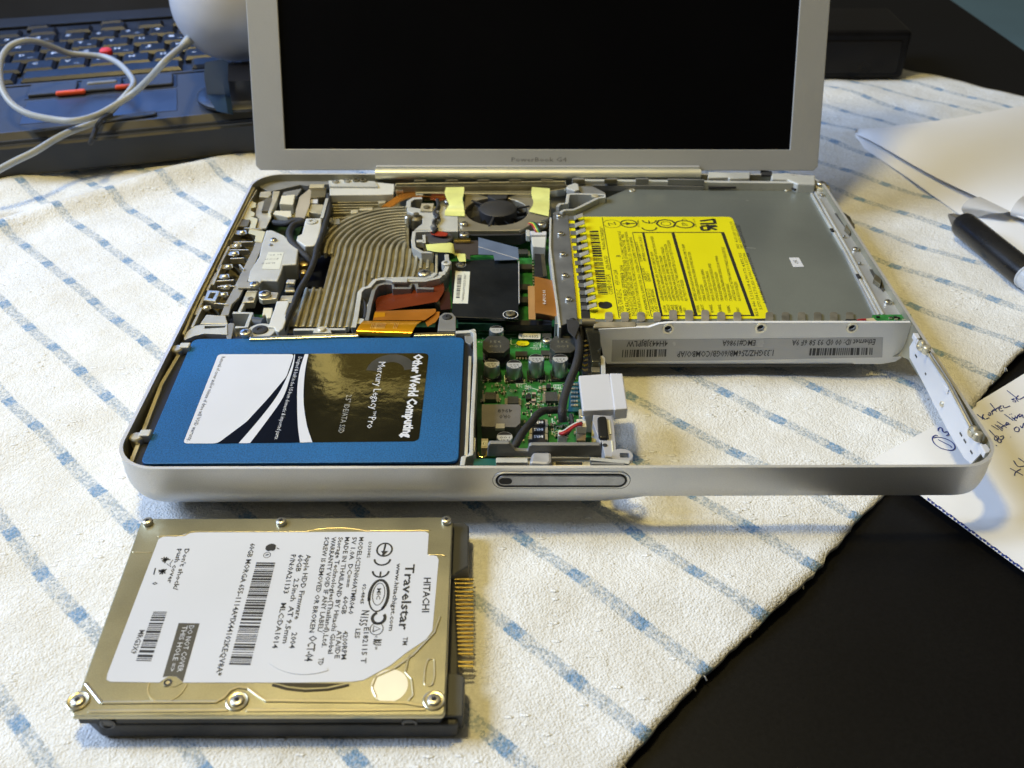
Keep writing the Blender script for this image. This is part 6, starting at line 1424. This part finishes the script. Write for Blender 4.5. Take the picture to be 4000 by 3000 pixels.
cpx = [(1200, 430, 36), (1080, 560, 26), (960, 672, 16), (830, 758, 12), (700, 828, 10), (550, 868, 10), (400, 862, 10), (200, 818, 12), (70, 730, 16), (5, 600, 22), (2, 450, 28), (60, 345, 32), (160, 297, 34), (260, 298, 32), (380, 340, 26), (500, 385, 20), (640, 396, 18), (760, 412, 17), (860, 462, 16), (935, 540, 15), (962, 600, 14), (925, 665, 13), (850, 745, 8), (760, 838, 4.5), (640, 898, 4.5), (500, 950, 4), (380, 1012, 3), (250, 1092, 2), (100, 1165, 0), (-60, 1255, -4), (-300, 1420, -14)]
dr = ray(7, 1366, 285); oc = CP - wp; qa = dr.dot(dr); qb = 2 * oc.dot(dr); qc = oc.dot(oc) - rad * rad; dd = max(0, qb * qb - 4 * qa * qc)
hitp = CP + dr * ((-qb - math.sqrt(dd)) / (2 * qa)); nh_ = (hitp - wp).normalized(); print('cable root', hitp, dd)
B().tube([hitp - nh_ * 2, hitp + nh_ * 4] + [at(7, x, y, z) for x, y, z in cpx], 1.75, 12, sub=6).build('cable', CABW, wc, sm=True)
B().lathe(hitp, [(2.9, -3), (2.9, 1), (2.3, 6), (0, 6)], 14, ax=nh_).build('strain_relief', CABW, wc, sm=True)
k1 = at(7, 760, 850, 8); B().tube([at(7, 800, 830, 8), at(7, 730, 862, 9), at(7, 690, 930, 3.4), at(7, 665, 1000, 2.2), at(7, 650, 1030, -2)], 1.3, 8, sub=4).build('cable_tie', BLKM, wc, sm=True)

# ------------------------------------------------------------------ sub-parts go under the part they sit on
def under(root, part, names):
    ch = list(root.children); host = next((o for o in ch if o.name.split('.')[0] == part), None)
    if host is None: print('no host', part); return
    for o in ch:
        if o is not host and o.name.split('.')[0] in names: o.parent = host
under(lap, 'heat_sink_plate', ('heat_sink_fin', 'fin_clip', 'heat_sink_step'))
under(lap, 'lid', ('lid_bezel', 'lid_gasket', 'display_panel', 'name_lettering'))
under(lap, 'optical_drive', ('drive_warning_label', 'ok_sticker', 'drive_scratches', 'drive_rivet', 'spring_tab', 'tab_base', 'front_tab', 'drive_side_rail', 'drive_side_lip'))
under(lap, 'power_board', ('capacitor', 'power_inductor', 'square_inductor', 'power_resistor', 'black_module', 'tiny_components', 'board_silk_screen', 'solder_pads', 'board_number_sticker', 'test_ok_sticker', 'crystal_can', 'blue_flex', 'flex_components', 'chip'))
under(lap, 'fan_housing', ('fan_well', 'fan_hub', 'fan_blade', 'fan_strut', 'fan_front_rail', 'fan_front_skirt'))
under(lap, 'bay_wall', ('threaded_insert', 'insert_shade_box', 'serial_number_label'))
under(lap, 'wireless_card_cover', ('bar_code_sticker', 'screw_window'))
under(lap, 'base_shell', ('rubber_foot', 'button_ring', 'button_gap', 'latch_button', 'button_window', 'button_groove'))
under(lap, 'board_cover', ('cover_sticker',))
under(lap, 'side_plate', ('side_plate_lip', 'plate_clip', 'plate_screw', 'rivet', 'plate_slot', 'spacer'))
under(lap, 'optical_ribbon', ('optical_ribbon_base', 'optical_ribbon_curl', 'ribbon_lettering'))
under(tp, 'keyboard_tray', ('key', 'pointing_stick', 'keyboard_bezel')); under(tp, 'palm_rest', ('touch_pad', 'mouse_button', 'mouse_button_stripe', 'button_panel', 'lower_mouse_button')); under(tp, 'lid', ('display_panel',))
under(hd, 'top_cover', ('specification_label', 'embossed_ridge', 'embossed_loop', 'groove_floor', 'breather_ring', 'breather_plate', 'breather_hole', 'round_foil_sticker', 'screw_seat')); under(hd, 'pin_block', ('pin',))
under(ssd, 'top_cover', ('product_label',)); under(wc, 'stand', ('stand_wing', 'stand_base')); under(wc, 'ball', ('strain_relief',))
for o in bpy.data.objects:
    if '_base' in o: del o['_base']
